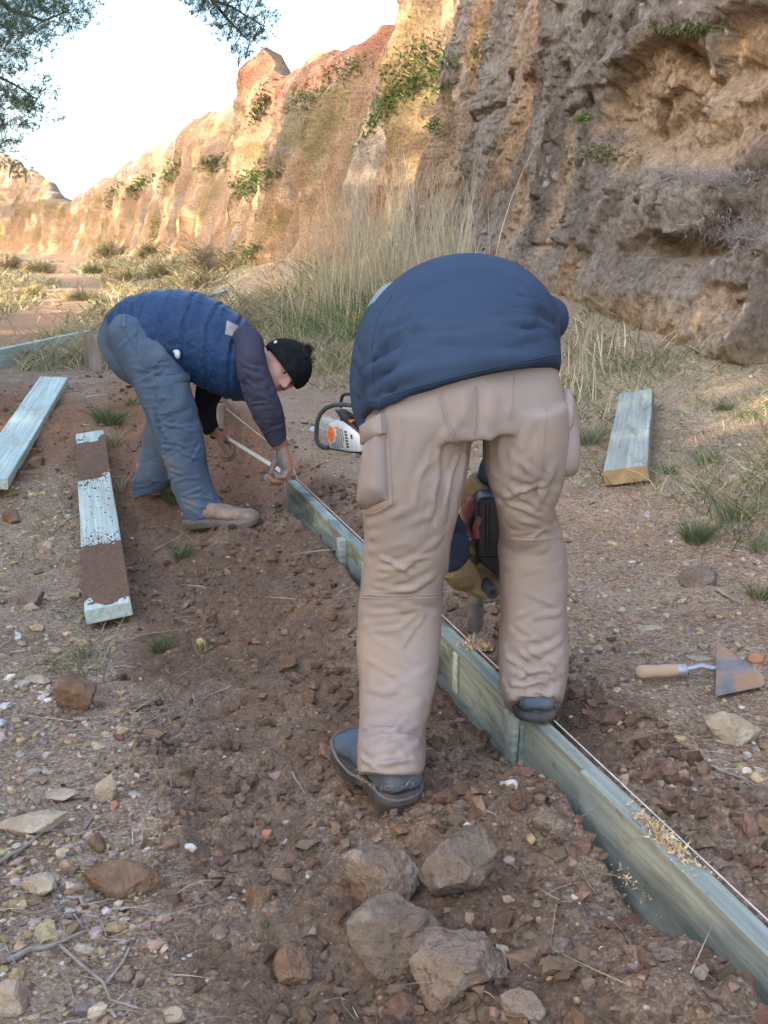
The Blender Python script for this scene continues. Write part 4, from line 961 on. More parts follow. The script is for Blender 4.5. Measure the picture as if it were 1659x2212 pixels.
small_creases(tr, [(785, 900, 1560, 1655, 22, 50, 120, 8, 22, .0055, .0060), (1095, 1210, 1390, 1505, 30, 50, 110, 10, 22, .0055, .0068), (1085, 1205, 1060, 1150, 16, 60, 120, 5, 20, .0055, .0055), (785, 940, 1210, 1370, 16, 60, 130, -8, 20, .0055, .0045),
                   (1060, 1180, 940, 1060, 2, 80, 140, 62, 10, .0070, .0040), (900, 1000, 900, 1120, 10, 80, 160, 100, 12, .0060, .0045), (790, 930, 1400, 1560, 10, 60, 140, 20, 25, .0060, .0042), (1090, 1215, 1200, 1390, 10, 60, 120, 15, 25, .0055, .0040)], 77)
bt = bvh(tr); TR = link('trousers', tr, A)
for pts in ([(776, 1284), (860, 1287), (952, 1283)], [(776, 1291), (860, 1294), (952, 1290)], [(1079, 1157), (1140, 1160), (1214, 1156)], [(1079, 1163), (1140, 1166), (1214, 1162)],
            [(948, 850), (960, 905), (985, 955), (1012, 985)], [(955, 848), (967, 903), (992, 953)], [(1030, 835), (1032, 900), (1028, 940)], [(1026, 835), (1028, 900), (1024, 935)], [(838, 905), (843, 980), (848, 1086), (812, 1108), (775, 1112)], [(1180, 880), (1176, 950), (1172, 1010), (1190, 1022)], [(1110, 812), (1108, 850), (1100, 900)]):
    mb = seam(bt, pts, .0015)
    if mb.V: mb.obj('seam', m_trouser, TR, smooth=True)
pk = patch(bt, (800, 945), (830, 908), (839, 1078), (772, 1104), 14, 22, .003, .017); pk.obj('cargo_pocket', m_trouser, TR, smooth=True)
fl_ = patch(bt, (792, 918), (834, 896), (836, 935), (794, 962), 10, 8, .015, .006); fl_.obj('pocket_flap', m_trouser, TR, smooth=True)
cp = loft([HR(872, 1196, 1222, 2.0, .05), HR(900, 1192, 1229, 1.99, .075, 2.6), HR(950, 1187, 1234, 1.985, .085, 2.8), HR(990, 1180, 1236, 1.985, .08, 2.8), HR(1010, 1186, 1232, 1.985, .06, 2.4)], 24)
me = union('cargo_pocket', [cp], .006, m_trouser, 3); displace(me, lambda c: folds(c, (1, 1, .4), .010, 12, 301)); link('cargo_pocket', me, TR)
cp = loft([HR(852, 1200, 1224, 1.99, .05), HR(868, 1198, 1230, 1.985, .08, 2.8), HR(895, 1196, 1232, 1.98, .088, 2.8), HR(915, 1198, 1226, 1.98, .082, 2.6)], 24)
me = union('pocket_flap', [cp], .006, m_trouser, 3); link('pocket_flap', me, TR)
rngl = np.random.default_rng(3)
zh = at(842, 1667, 1.838); frayed(rngl, zh, .060, .064, 130, .009, m_trouser, TR)
zh = at(1153, 1508, 2.03); frayed(rngl, zh, .05, .058, 110, .009, m_trouser, TR)
sw_ = union('sweatshirt', [loft(TORS, 48), loft(ARML, 28), loft(ARMR, 28), ellipsoid(at(1168, 690, 2.24), (.055, 0, 0), (0, .07, 0), (0, 0, .05))], .0065, m_fleece, 5)
creases(sw_, [((790, 790), (860, 720), 1.), ((785, 830), (840, 770), 1.1), ((800, 850), (900, 800), .9), ((1195, 690), (1130, 655), 1.2), ((1200, 720), (1110, 690), .9), ((820, 740), (930, 700), .8), ((850, 660), (960, 610), .6), ((1150, 640), (1060, 600), .6),
              ((905, 860), (1060, 820), .6), ((1060, 790), (1180, 770), .5), ((880, 800), (1100, 770), .5), ((800, 880), (880, 850), .8), ((768, 760), (800, 800), .9), ((765, 840), (815, 860), .8), ((962, 1170), (1010, 1185), 1), ((960, 1120), (1000, 1140), .9)], .012, .014)
small_creases(sw_, [(775, 850, 690, 900, 16, 60, 130, -50, 18, .006, .0055), (800, 900, 640, 760, 8, 70, 140, -40, 15, .007, .005), (1100, 1200, 660, 760, 8, 60, 120, 25, 18, .007, .005), (850, 1180, 700, 800, 8, 100, 220, -8, 10, .008, .0035), (955, 1010, 1090, 1200, 8, 25, 45, 15, 25, .005, .005)], 78)
displace(sw_, lambda c: folds(c, (.55, .8, 1.2), .006, 4, 211) + .002 * fbm(c[:, 0] * 7, c[:, 1] * 7, c[:, 2] * 7, 2, 217))
bs = bvh(sw_); SW = link('sweatshirt', sw_, A)
for dy_ in (26, 31):
    mb = seam(bs, [(788, 905 - dy_), (900, 868 - dy_ * 1.05), (1025, 836 - dy_ * 1.05), (1120, 812 - dy_), (1208, 797 - dy_)], .0012, .0008)
    if mb.V: mb.obj('hem_seam', m_fleece, SW, smooth=True)
mb = seam(bs, [(846, 640), (815, 690), (800, 760), (808, 840), (822, 895)], .0014, .0006)
if mb.V: mb.obj('sleeve_seam', m_fleece, SW, smooth=True)
hd = union('hood', [ellipsoid(hc, (.083, 0, .01), (0, .098, -.03), (-.01, .03, .112)), ellipsoid(hc + Vector((.05, -.05, -.01)), (.075, 0, 0), (0, .06, 0), (0, 0, .075))], .007, m_greyhood, 4)
displace(hd, lambda c: folds(c, (1, 1, 1), .004, 12, 221)); link('hood', hd, A)
shoe(*footL, (0, 0, 1), .102, .064, .085, (m_shoe, m_shoesole), A, lace=m_lace, soleth=.036, arch=.02, collar_w=.070)
shoe(*footR, (0, 0, 1), .094, .058, .08, (m_shoe, m_shoesole), A, lace=None, soleth=.020, arch=.004)
# gloved hands: the right one on the rear grip, the left one round the side handle
gl = union('glove', tubes([([at(1050, 1050, 2.43), at(1030, 1072, 2.44), at(1015, 1092, 2.45)], [.044, .042, .036])], 16) + hand(at(1022, 1082, 2.44), (-.25, .1, -1), (.9, -.3, -.1), .75, -1, 1.12, .10), .0045, m_glove, 3)
displace(gl, lambda c: folds(c, (1, 1, 1), .003, 22, 231)); link('glove', gl, A)
wl_ = at(992, 1226, 2.31); kn = at(1052, 1268, 2.36)
gl = union('glove', tubes([([at(978, 1218, 2.30), at(996, 1240, 2.31), at(1015, 1256, 2.33)], [.041, .037, .031])], 16) + hand(at(1008, 1250, 2.33), (.85, .1, -.30), (.25, -.35, .9), .95, 1, 1.02, .10), .0045, m_glove, 3)
displace(gl, lambda c: folds(c, (1, 1, 1), .0035, 22, 241)); link('glove', gl, A)

# ---- the drill he holds, upright, its bit in the edging
dx_, dy_ = edg(BU, 2.254, 0).x, 2.42
bt_ = at(1025, 1402, 2.42); dx_, dy_ = bt_.x, 2.42
root = empty('hammer_drill', (dx_, dy_, TOPZ))
ax_ = lambda z: (dx_, dy_, z)
mb = MB(); mb.tube([ax_(TOPZ - .03), ax_(.27)], .0052, 10)
for i in range(40):
    a = i * .8; mb.V += []
mb.obj('drill_bit', m_steel, root, smooth=True)
mb = MB(); rings = [(.240, .010), (.244, .018), (.258, .0235), (.262, .0255), (.282, .0255), (.2825, .0235), (.285, .0235), (.2855, .0255), (.312, .0255), (.3125, .0232), (.316, .0232), (.3165, .0255), (.326, .0255), (.330, .024), (.338, .024)]
mb.tube([ax_(z) for z, r in rings], [r * .80 for z, r in rings], 24); mb.obj('chuck', m_chuck, root, bevel=0, smooth=True)
MB().tube([ax_(.337), ax_(.345), ax_(.356), ax_(.362)], [.021, .0235, .0235, .021], 24).obj('collar', m_red, root, smooth=True)
MB().tube([ax_(.362), ax_(.40), ax_(.47)], [.024, .030, .034], 20).obj('gear_case', m_grip, root, smooth=True)
q0, q1 = at(1003, 1080, 2.40), at(1032, 1205, 2.38)
cA = at(1022, 1140, 2.40)
mb = MB(); mb.ext([at(1002, 1175, 2.36), at(1034, 1190, 2.36), at(1036, 1078, 2.36), at(1012, 1078, 2.36), at(1002, 1110, 2.36)], (0, .10, 0)); mb.obj('red_casing', m_red, root, bevel=.008)
mb = MB(); mb.ext([at(1028, 1200, 2.30), at(1044, 1222, 2.30), at(1072, 1244, 2.30), at(1128, 1244, 2.30), at(1132, 1085, 2.30), at(1120, 1074, 2.30), at(1038, 1074, 2.30), at(1030, 1088, 2.30)], (0, .10, 0)); mb.obj('motor_housing', m_black, root, bevel=.009, seg=3)
mb = MB()
for x in (1048, 1056, 1116): mb.ext([at(x, 1090, 2.2985), at(x + 2.2, 1090, 2.2985), at(x + 2.2, 1190, 2.2985), at(x, 1190, 2.2985)], (0, .003, 0))
mb.ext([at(1034, 1202, 2.2985), at(1128, 1202, 2.2985), at(1128, 1204.5, 2.2985), at(1034, 1204.5, 2.2985)], (0, .003, 0)); mb.obj('housing_groove', mat('groove_black', [(.3, (.006, .006, .007)), (.7, (.01, .01, .011))], 10, .8, ()), root)
MB().tube([at(1030, 1105, 2.345), at(1020, 1130, 2.345), at(1026, 1150, 2.345)], .009, 10).obj('switch', m_black, root, smooth=True)
MB().tube([at(1036, 1118, 2.29), at(1027, 1140, 2.29), at(1030, 1160, 2.30)], .0075, 10).obj('latch', m_red, root, smooth=True)
sh0, sh1 = at(1040, 1252, 2.38), at(1064, 1280, 2.24)
V, F = loft([(sh0, Vector((.012, 0, .0)), .012, 2), (sh0.lerp(sh1, .4), Vector((.016, 0, 0)), .016, 2), (sh0.lerp(sh1, .9), Vector((.0145, 0, 0)), .0145, 2), (sh1, Vector((.015, 0, 0)), .015, 2)], 20)
MB().add(V, F).obj('side_handle', m_grip, root, smooth=True)
d_ = (sh1 - sh0).normalized(); MB().tube([sh1 - d_ * .002, sh1 + d_ * .0012], .0072, 16).obj('handle_bore', m_black, root)
MB().tube([at(1040, 1252, 2.39), at(1026, 1262, 2.42), ax_(.40)], [.014, .016, .02], 12).obj('handle_clamp', m_grip, root, smooth=True)
# white lettering on the red casing
mb = MB(); lx = 1006
for i, g_ in enumerate(('111101111', '111100111', '100010001', '111110111')[:3]):
    for k, bit in enumerate(g_):
        if bit == '1': x0 = 1005.5 + i * 3.6 + (k % 3) * 1.05; y0 = 1152 + (k // 3) * 1.9; mb.ext([at(x0, y0, 2.3592), at(x0 + 1, y0, 2.3592), at(x0 + 1, y0 + 1.8, 2.3592), at(x0, y0 + 1.8, 2.3592)], (0, .002, 0))
mb.ext([at(1005, 1161, 2.3592), at(1018, 1162, 2.3592), at(1018, 1167, 2.3592), at(1005, 1166, 2.3592)], (0, .002, 0))
mb.obj('lettering', m_white, root)
tag(root, 'red and black hammer drill held upright between the legs, boring into the edging', 'drill')

# ---- the man behind, bent to the right
YB = 4.25
NLEG = [R((246, 690), (352, 785), 4.22, .12), R((228, 735), (392, 790), 4.20, .118), R((262, 790), (402, 800), 4.17, .105), R((292, 845), (412, 842), 4.14, .095), R((318, 900), (428, 895), 4.12, .086), R((338, 955), (438, 948), 4.11, .080), R((356, 1005), (444, 1000), 4.10, .076), R((374, 1055), (456, 1046), 4.10, .074), R((392, 1100), (474, 1080), 4.10, .074), R((398, 1140), (484, 1100), 4.10, .072)]
FLEG = [R((258, 700), (380, 790), 4.48, .12), R((300, 780), (400, 800), 4.50, .10), R((322, 850), (404, 860), 4.52, .09), R((318, 905), (392, 905), 4.54, .082), R((306, 960), (388, 960), 4.56, .08), R((296, 1015), (386, 1010), 4.57, .078), R((288, 1050), (380, 1030), 4.58, .074), R((291, 1076), (362, 1052), 4.58, .064)]
PELB = [R((236, 672), (400, 775), 4.34, .165), R((215, 720), (385, 800), 4.34, .18), R((230, 765), (352, 830), 4.34, .165), R((255, 800), (320, 838), 4.34, .12)]
TORB = [R((234, 672), (392, 792), 4.32, .185), R((282, 640), (412, 818), 4.31, .20), R((352, 626), (446, 838), 4.30, .205), R((425, 632), (486, 858), 4.29, .21), R((490, 662), (528, 866), 4.28, .205), R((540, 700), (556, 852), 4.28, .17), R((568, 740), (578, 820), 4.28, .10)]
ARMN = [R((503, 716), (566, 752), 4.10, .066), R((508, 745), (572, 775), 4.06, .066), R((513, 806), (580, 800), 4.04, .062), R((532, 868), (600, 856), 4.05, .058), R((552, 910), (612, 895), 4.08, .052), R((572, 942), (616, 926), 4.11, .046), R((584, 962), (618, 944), 4.12, .043)]
ARMF = [R((450, 740), (520, 760), 4.50, .066), R((425, 830), (490, 835), 4.54, .06), R((420, 870), (470, 870), 4.55, .056), R((432, 915), (468, 902), 4.55, .05), R((445, 940), (470, 922), 4.55, .044)]
up = Vector((.80, .12, .50)).normalized(); fw = Vector((.28, -.80, -.48)); fw = (fw - up * fw.dot(up)).normalized(); ri = up.cross(fw) * -1   # ri: towards his right ear
HC = at(606, 796, 4.14); kh = 1.04
def head_mesh():
    V = []; F = []; nu, nv = 72, 54
    for i in range(nv + 1):
        th = math.pi * i / nv
        for j in range(nu):
            ph = 2 * math.pi * j / nu; x = math.sin(th) * math.sin(ph); y = math.sin(th) * math.cos(ph); z = math.cos(th)
            w_ = .075 * (1 - .30 * max(0, -z) ** 1.5); dpt = .094 if y < 0 else .090 * (1 - .06 * max(0, -z)); X = x * w_; Y_ = y * dpt; Z = z * .118
            if y > 0:
                g = lambda cx, cz, sx, sz: math.exp(-((X - cx) / sx) ** 2 - ((Z - cz) / sz) ** 2) * y
                Y_ += .026 * g(0, -.024, .011, .014) + .016 * g(0, -.004, .0085, .022) + .008 * g(.013, -.030, .007, .008) + .008 * g(-.013, -.030, .007, .008)
                Y_ += .009 * g(0, .030, .05, .010) - .013 * g(.031, .008, .016, .012) - .013 * g(-.031, .008, .016, .012)
                Y_ += .007 * g(.042, -.025, .018, .022) + .007 * g(-.042, -.025, .018, .022)
                Y_ += .009 * g(0, -.056, .022, .006) + .010 * g(0, -.068, .018, .006) - .005 * g(0, -.062, .022, .003) + .014 * g(0, -.096, .022, .016)
            V.append(HC + (ri * X + fw * Y_ + up * Z) * kh)
    for i in range(nv):
        for j in range(nu):
            a = i * nu + j; b = i * nu + (j + 1) % nu; F.append((a, b, b + nu, a + nu))
    return V, F
def hl(x, y, z): return HC + (ri * x + fw * y + up * z) * kh
ears = [ellipsoid(hl(s_ * .078, -.008, -.012), ri * .010, fw * .018, up * .031, 14, 10) for s_ in (1, -1)]
neck = tubes([([at(545, 775, 4.28), at(572, 790, 4.22), hl(0, -.03, -.06)], [.07, .062, .058])], 18)
baseB = Vector((at(440, 1150, 4.15).x, 4.3, h1(-.7, 4.3)))
hN = at(607, 962, 4.13); hF = at(460, 932, 4.55)
bootN = [ground(408, 1168), ground(562, 1138)]; bootN = [Vector((bootN[0].x - .02, 4.09, 0)), Vector((bootN[0].x + .275, 4.02, 0))]
bootF = [Vector((at(305, 1090, 4.57).x, 4.56, 0)), Vector((at(305, 1090, 4.57).x + .18, 4.74, 0))]
for bb in (bootN, bootF):
    zz = max(h1(p.x, p.y) for p in bb) - .012
    for p in bb: p.z = zz
bootN[1].z += .012
bp = [loft(NLEG, 18, .75), loft(FLEG, 18, .75), loft(PELB, 18, .78), loft(TORB, 20, .80), loft(ARMN, 14, .72), loft(ARMF, 14, .72), head_mesh()] + ears + neck + tubes([([at(595, 950, 4.115), hN], [.028, .026]), ([at(455, 925, 4.55), hF], [.028, .026])])
for (b0_, b1_), an in ((bootN, at(443, 1128, 4.10)), (bootF, at(330, 1072, 4.58))):
    d_ = b1_ - b0_; bp += tubes([([an, b0_ + d_ * .22 + Vector((0, 0, .07)), b0_ + d_ * .55 + Vector((0, 0, .05)), b0_ + d_ * .85 + Vector((0, 0, .04))], [.04, .038, .030, .02])])
bodyB = union('person', bp, .0050, m_skin, 2)
B = link('person', bodyB, None, baseB)
tag(B, 'man bent double in profile, blue padded vest, slate trousers, black knitted headband', 'person')
for s_ in (1, -1):
    ew = link('eye', pyd('eye', *ellipsoid(hl(s_ * .031, .066, .006), ri * .0112, fw * .0105, up * .0085, 16, 12), m_eyew), B)
    link('iris', pyd('iris', *ellipsoid(hl(s_ * .029, .0755, .004), ri * .0062, fw * .0024, up * .0066, 14, 8), m_eye), ew)
    mb = MB(); mb.tube([hl(s_ * .014, .089, .024), hl(s_ * .030, .090, .030), hl(s_ * .050, .076, .026)], [.003, .0042, .002], 8); mb.obj('eyebrow', m_hair, B, smooth=True)
mb = MB()
for s_ in (1, -1): mb.add(*ellipsoid(hl(s_ * .008, .100, -.034), ri * .0045, fw * .004, up * .003, 10, 6))
mb.obj('nostril', m_hair, B, smooth=True)
mb = MB(); mb.tube([hl(-.024, .085, -.062), hl(0, .098, -.061), hl(.024, .085, -.062)], [.002, .0035, .002], 8); mb.obj('lips', mat('lips', [(.3, (.34, .12, .10)), (.7, (.4, .15, .13))], 20, .5, ()), B, smooth=True)
# headband: a thick knitted ring round the brow, over the ears
secs = []; nb = 64; rings = []
for j in range(nb + 1):
    a = 2 * math.pi * j / nb; cs_, sn = math.cos(a), math.sin(a); lift = .052 - .030 * (1 - cs_) / 2 * 0 + (.010 * cs_)
    ring = []
    for q_ in range(14):
        t = 2 * math.pi * q_ / 14; hh = math.sin(t); oo = math.cos(t); Z = lift + .050 * hh
        sh_ = math.sqrt(max(.05, 1 - (min(.11, max(-.11, Z)) / .122) ** 2)); wv = .0016 * math.sin(a * 26) * math.cos(hh * 6)
        rr = .012 + .012 * oo + wv
        ring.append(hl(sn * (.077 * sh_ + rr), cs_ * (.096 * sh_ + rr), Z))
    rings.append(ring)
V, F = loft_pts(rings[:-1], False); n_ = 14
for j in range(n_): F.append(((nb - 1) * n_ + j, (nb - 1) * n_ + (j + 1) % n_, (j + 1) % n_, j))
HB = link('headband', pyd('headband', V, F, m_hat), B)
lc = hl(.1000, -.020, .038); V, F = ellipsoid(lc, ri * .004, fw * .0075, up * .0075, 14, 8); link('badge', pyd('badge', V, F, m_white), HB)
rngl = np.random.default_rng(5); P = []; D = []
for i in range(2600):
    d = rngl.normal(size=3); d /= np.linalg.norm(d)
    z_ = min(abs(d[2]) * .75 + .62, .995); k = math.sqrt(1 - z_ * z_); a = math.atan2(d[0], d[1])
    p = hl(math.sin(a) * k * .076, math.cos(a) * k * .094, z_ * .116); P.append(p); nn = (p - HC).normalized(); dd = nn * 1. + fw * -.7 + Vector(rngl.normal(size=3)) * .35; D.append(dd.normalized())
V, F, k = ribbons(np.array([list(p) for p in P]), np.array([list(p) for p in D]), rngl.uniform(.012, .030, len(P)), .0022, rngl.normal(size=(len(P), 3)) * .3, 3, rngl)
link('hair', mesh_np('hair', V, F, m_hair, None, False), B)
tr = union('trousers', [loft(NLEG, 36), loft(FLEG, 36), loft(PELB, 40)], .0060, m_cargo, 5)
creases(tr, [((300, 790), (395, 760)), ((310, 812), (400, 800), .8), ((330, 850), (420, 850), .9), ((335, 880), (425, 885), 1.1), ((345, 900), (430, 915), 1.1), ((340, 920), (425, 925), .8), ((375, 1060), (450, 1035), 1.1), ((390, 1080), (460, 1075), 1), ((400, 1120), (475, 1085), 1.2), ((405, 1100), (470, 1110), .8), ((380, 1020), (450, 1000), .6),
             ((320, 760), (390, 735), .9), ((270, 700), (300, 760), .6), ((300, 1010), (370, 1000), .9), ((300, 1040), (370, 1030), 1), ((310, 960), (380, 950), .7), ((330, 880), (355, 960), -1.2)], .0105, .0105)
displace(tr, lambda c: folds(c, (.6, .6, 1.3), .006, 7, 401) + .0025 * fbm(c[:, 0] * 8, c[:, 1] * 8, c[:, 2] * 8, 2, 407))
small_creases(tr, [(300, 410, 780, 900, 24, 50, 100, -8, 18, .007, .008), (340, 440, 880, 1000, 16, 40, 90, -5, 20, .0065, .007), (385, 475, 1030, 1130, 18, 40, 80, -15, 20, .0065, .008), (295, 375, 940, 1060, 14, 40, 80, -5, 20, .0065, .007), (250, 370, 690, 780, 10, 40, 90, -30, 25, .007, .006)], 79)
bt = bvh(tr); TR = link('trousers', tr, B)
patch(bt, (300, 738), (352, 722), (362, 775), (312, 800), 8, 8, .004, .008).obj('rear_pocket', m_cargo, TR, smooth=True)
patch(bt, (330, 828), (404, 816), (408, 882), (345, 895), 10, 8, .004, .010).obj('cargo_pocket', m_cargo, TR, smooth=True)
patch(bt, (327, 820), (405, 806), (406, 822), (330, 838), 10, 4, .012, .004).obj('pocket_flap', m_cargo, TR, smooth=True)
for pts in ([(300, 690), (292, 730), (300, 780), (325, 826)], [(236, 690), (240, 730), (262, 775), (300, 812)]):
    mb = seam(bt, pts, .0018)
    if mb.V: mb.obj('seam', m_cargo, TR, smooth=True)
for x, y in ((268, 692), (322, 702)):
    patch(bt, (x - 6, y - 12), (x + 6, y - 10), (x + 4, y + 16), (x - 8, y + 14), 3, 6, .005, .003).obj('belt_loop', m_cargo, TR, smooth=True)
V, F = ellipsoid(at(384, 766, 4.05), (.011, 0, .004), (0, .010, 0), (-.004, 0, .016), 14, 10)
me = union('cloth_rag', [(V, F), ellipsoid(at(379, 760, 4.06), (.012, 0, 0), (0, .010, 0), (0, 0, .009), 12, 8)], .004, m_white, 1); displace(me, lambda c: .005 * fbm(c[:, 0] * 60, c[:, 1] * 60, c[:, 2] * 60, 2, 9)); link('cloth_rag', me, TR)
ve = union('padded_vest', [loft(TORB, 48)], .0065, m_blue, 4)
c_ = get_co(ve); n_ = get_no(ve); a0 = np.array(at(310, 735, 4.3)); a1 = np.array(at(570, 780, 4.3)); d_ = (a1 - a0) / np.linalg.norm(a1 - a0)
t = (c_ - a0) @ d_ + .012 * vn(c_[:, 0] * 9, c_[:, 1] * 9, c_[:, 2] * 9, 3); ph = t / .098
qd = -.010 * np.exp(-((ph - np.round(ph)) / .10) ** 2) + .004 * np.cos(ph * 2 * np.pi)
set_co(ve, c_ + n_ * (qd + folds(c_, (1, 1, 1), .004, 7, 421) + .0015 * fbm(c_[:, 0] * 14, c_[:, 1] * 14, c_[:, 2] * 14, 2, 431))[:, None])
bv = bvh(ve); VE = link('padded_vest', ve, B)
patch(bv, (490, 693), (516, 706), (510, 730), (486, 722), 6, 6, .003, .002).obj('worn_patch', mat('worn_grey_patch', [(.3, (.25, .22, .20)), (.7, (.42, .36, .32))], 30, .9, ()), VE, smooth=True)
for pts in ([(500, 735), (520, 722), (550, 735), (565, 765), (572, 800)],):
    mb = seam(bv, pts, .005, .002)
    if mb.V: mb.obj('armhole_binding', m_blue, VE, smooth=True)
# the shirt hem that shows below the vest at the waist
sl = union('sweater', [loft(ARMN, 30), loft([R((238, 688), (396, 800), 4.33, .188), R((262, 662), (405, 812), 4.32, .190), R((330, 650), (430, 826), 4.31, .185), R((540, 735), (560, 835), 4.28, .15), R((572, 752), (582, 812), 4.27, .075)], 30)], .0065, m_sleeve, 4)
creases(sl, [((520, 820), (580, 830), 1), ((525, 845), (590, 845), 1), ((540, 870), (600, 860), .9), ((520, 780), (570, 800), .7), ((555, 905), (610, 890), -1), ((560, 925), (612, 905), .8)], .010, .014)
small_creases(sl, [(510, 590, 760, 880, 16, 30, 60, 10, 25, .006, .007), (545, 612, 880, 930, 10, 25, 50, -20, 20, .006, .006)], 80)
displace(sl, lambda c: folds(c, (1, 1, 1), .004, 12, 441)); SL = link('sweater', sl, B)
cf = union('cuff', [loft([R((563, 925), (613, 906), 4.09, .049), R((574, 946), (616, 928), 4.11, .047), R((585, 964), (619, 945), 4.12, .043)], 24)], .005, m_sleeve, 2); link('cuff', cf, SL)
sf = union('far_sleeve', [loft(ARMF, 24)], .0075, m_dark, 3); displace(sf, lambda c: folds(c, (1, 1, 1), .006, 12, 451)); link('sleeve', sf, SL)
def two_tone(g_, wrist, fwd, back):
    """knitted orange back and cuff, grey rubber palm and fingertips"""
    g_.materials.append(m_gloveg); wv = np.array(list(wrist)); f_ = np.array(list(Vector(fwd).normalized())); b_ = np.array(list(Vector(back).normalized())); c = get_co(g_); n = get_no(g_)
    for p in g_.polygons:
        i = p.vertices[0]; rel = (c[i] - wv) @ f_
        if rel > .015 and (n[i] @ b_) < .12: p.material_index = 1
g_ = union('glove', tubes([([at(600, 952, 4.115), hN], [.036, .034])], 14) + hand(hN, (.22, -.12, -1), (-.85, -.35, .1), 1.0, -1, 1.16, .10, .7), .0042, m_gloveo, 2)
two_tone(g_, hN, (.22, -.12, -1), (.95, .15, -.05)); link('glove', g_, B)
g_ = union('glove', tubes([([at(456, 926, 4.55), hF], [.036, .034])], 14) + hand(hF, (.75, -.1, -.45), (.1, -.3, -.95), 1.05, 1, 1.1, .08, .6), .0045, m_gloveo, 2)
two_tone(g_, hF, (.75, -.1, -.45), (0, .2, 1)); link('glove', g_, B)
shoe(bootN[0], bootN[1], (0, 0, 1), .106, .075, .11, (m_boot, m_sole), B, 'boot', .032, .012, None, .078)
shoe(bootF[0], bootF[1], (0, 0, 1), .108, .085, .15, (m_boot, m_sole), B, 'boot', .032, .012, None, .085)

# ------------------------------------------------------------------ stones, each one a thing
def ico(sub):
    bm = bmesh.new(); bmesh.ops.create_icosphere(bm, subdivisions=sub, radius=1); V = np.array([list(v_.co) for v_ in bm.verts]); F = np.array([[v_.index for v_ in f.verts] for f in bm.faces]); bm.free(); return V, F
ICO5 = ico(5); ICO1 = ico(1); ICO0 = ico(1)
bm = bmesh.new(); bmesh.ops.create_icosphere(bm, subdivisions=1, radius=1); bm.free()
def stone(dx, dy, w_, h_, label, m, seed_, deep=.8, sink=.25, ang=0, group='loose stones', rough=.10, cuts=9, name='stone', dust=0):
    cuts = 16 if w_ > 60 else 10; rough *= .75; sink = min(.5, sink + .10)
    """w_, h_: outline in the picture; the stone sits on the ground at its foot"""
    g = ground(dx, dy + h_ * .30); dist = (g - Vector((0, 0, CAMZ))).length; s_ = dist / FPX
    rx = w_ * s_ / 2; rz = h_ * s_ / 2 * 1.06; ry = min(rx, rz) * deep if h_ > w_ * .5 else rx * .55 * deep
    if h_ < w_ * .5: rz = max(rz * .62, .006); ry = max(ry, h_ * s_ * .7)
    rg = np.random.default_rng(seed_); V = ICO5[0].copy() if w_ > 45 else ICO3[0].copy(); F = ICO5[1] if w_ > 45 else ICO3[1]
    for _ in range(cuts):
        n_ = rg.normal(size=3); n_ /= np.linalg.norm(n_); d_ = rg.uniform(.48, .84); k = V @ n_; over = np.maximum(0, k - d_); V = V - over[:, None] * n_ * .92
    V *= 1 / np.abs(V).max(0)
    n_ = V / (np.linalg.norm(V, axis=1)[:, None] + 1e-9)
    dsp = rough * 1.25 * fbm(V[:, 0] * 1.6, V[:, 1] * 1.6, V[:, 2] * 1.6 + seed_, 3, seed_) + rough * .9 * fbm(V[:, 0] * 5, V[:, 1] * 5, V[:, 2] * 5, 3, seed_ + 1, .6, True) + rough * .4 * fbm(V[:, 0] * 16, V[:, 1] * 16, V[:, 2] * 16, 2, seed_ + 2)
    V = V + n_ * dsp[:, None]
    V = V * np.array([rx, ry, rz]); ca, sa = math.cos(rad(ang)), math.sin(rad(ang)); V = np.stack([V[:, 0] * ca + V[:, 2] * sa, V[:, 1], -V[:, 0] * sa + V[:, 2] * ca], 1)
    z0_ = h1(g.x, g.y + ry * .4); zb = V[:, 2].min(); hh = V[:, 2].max() - zb
    V = V + np.array([g.x, g.y + ry * .4, z0_ - zb - hh * sink])
    return tag(link(name, mesh_np(name, V, F, m), None, (g.x, g.y + ry * .4, z0_)), label, 'stone', group)
ICO3 = ico(3)
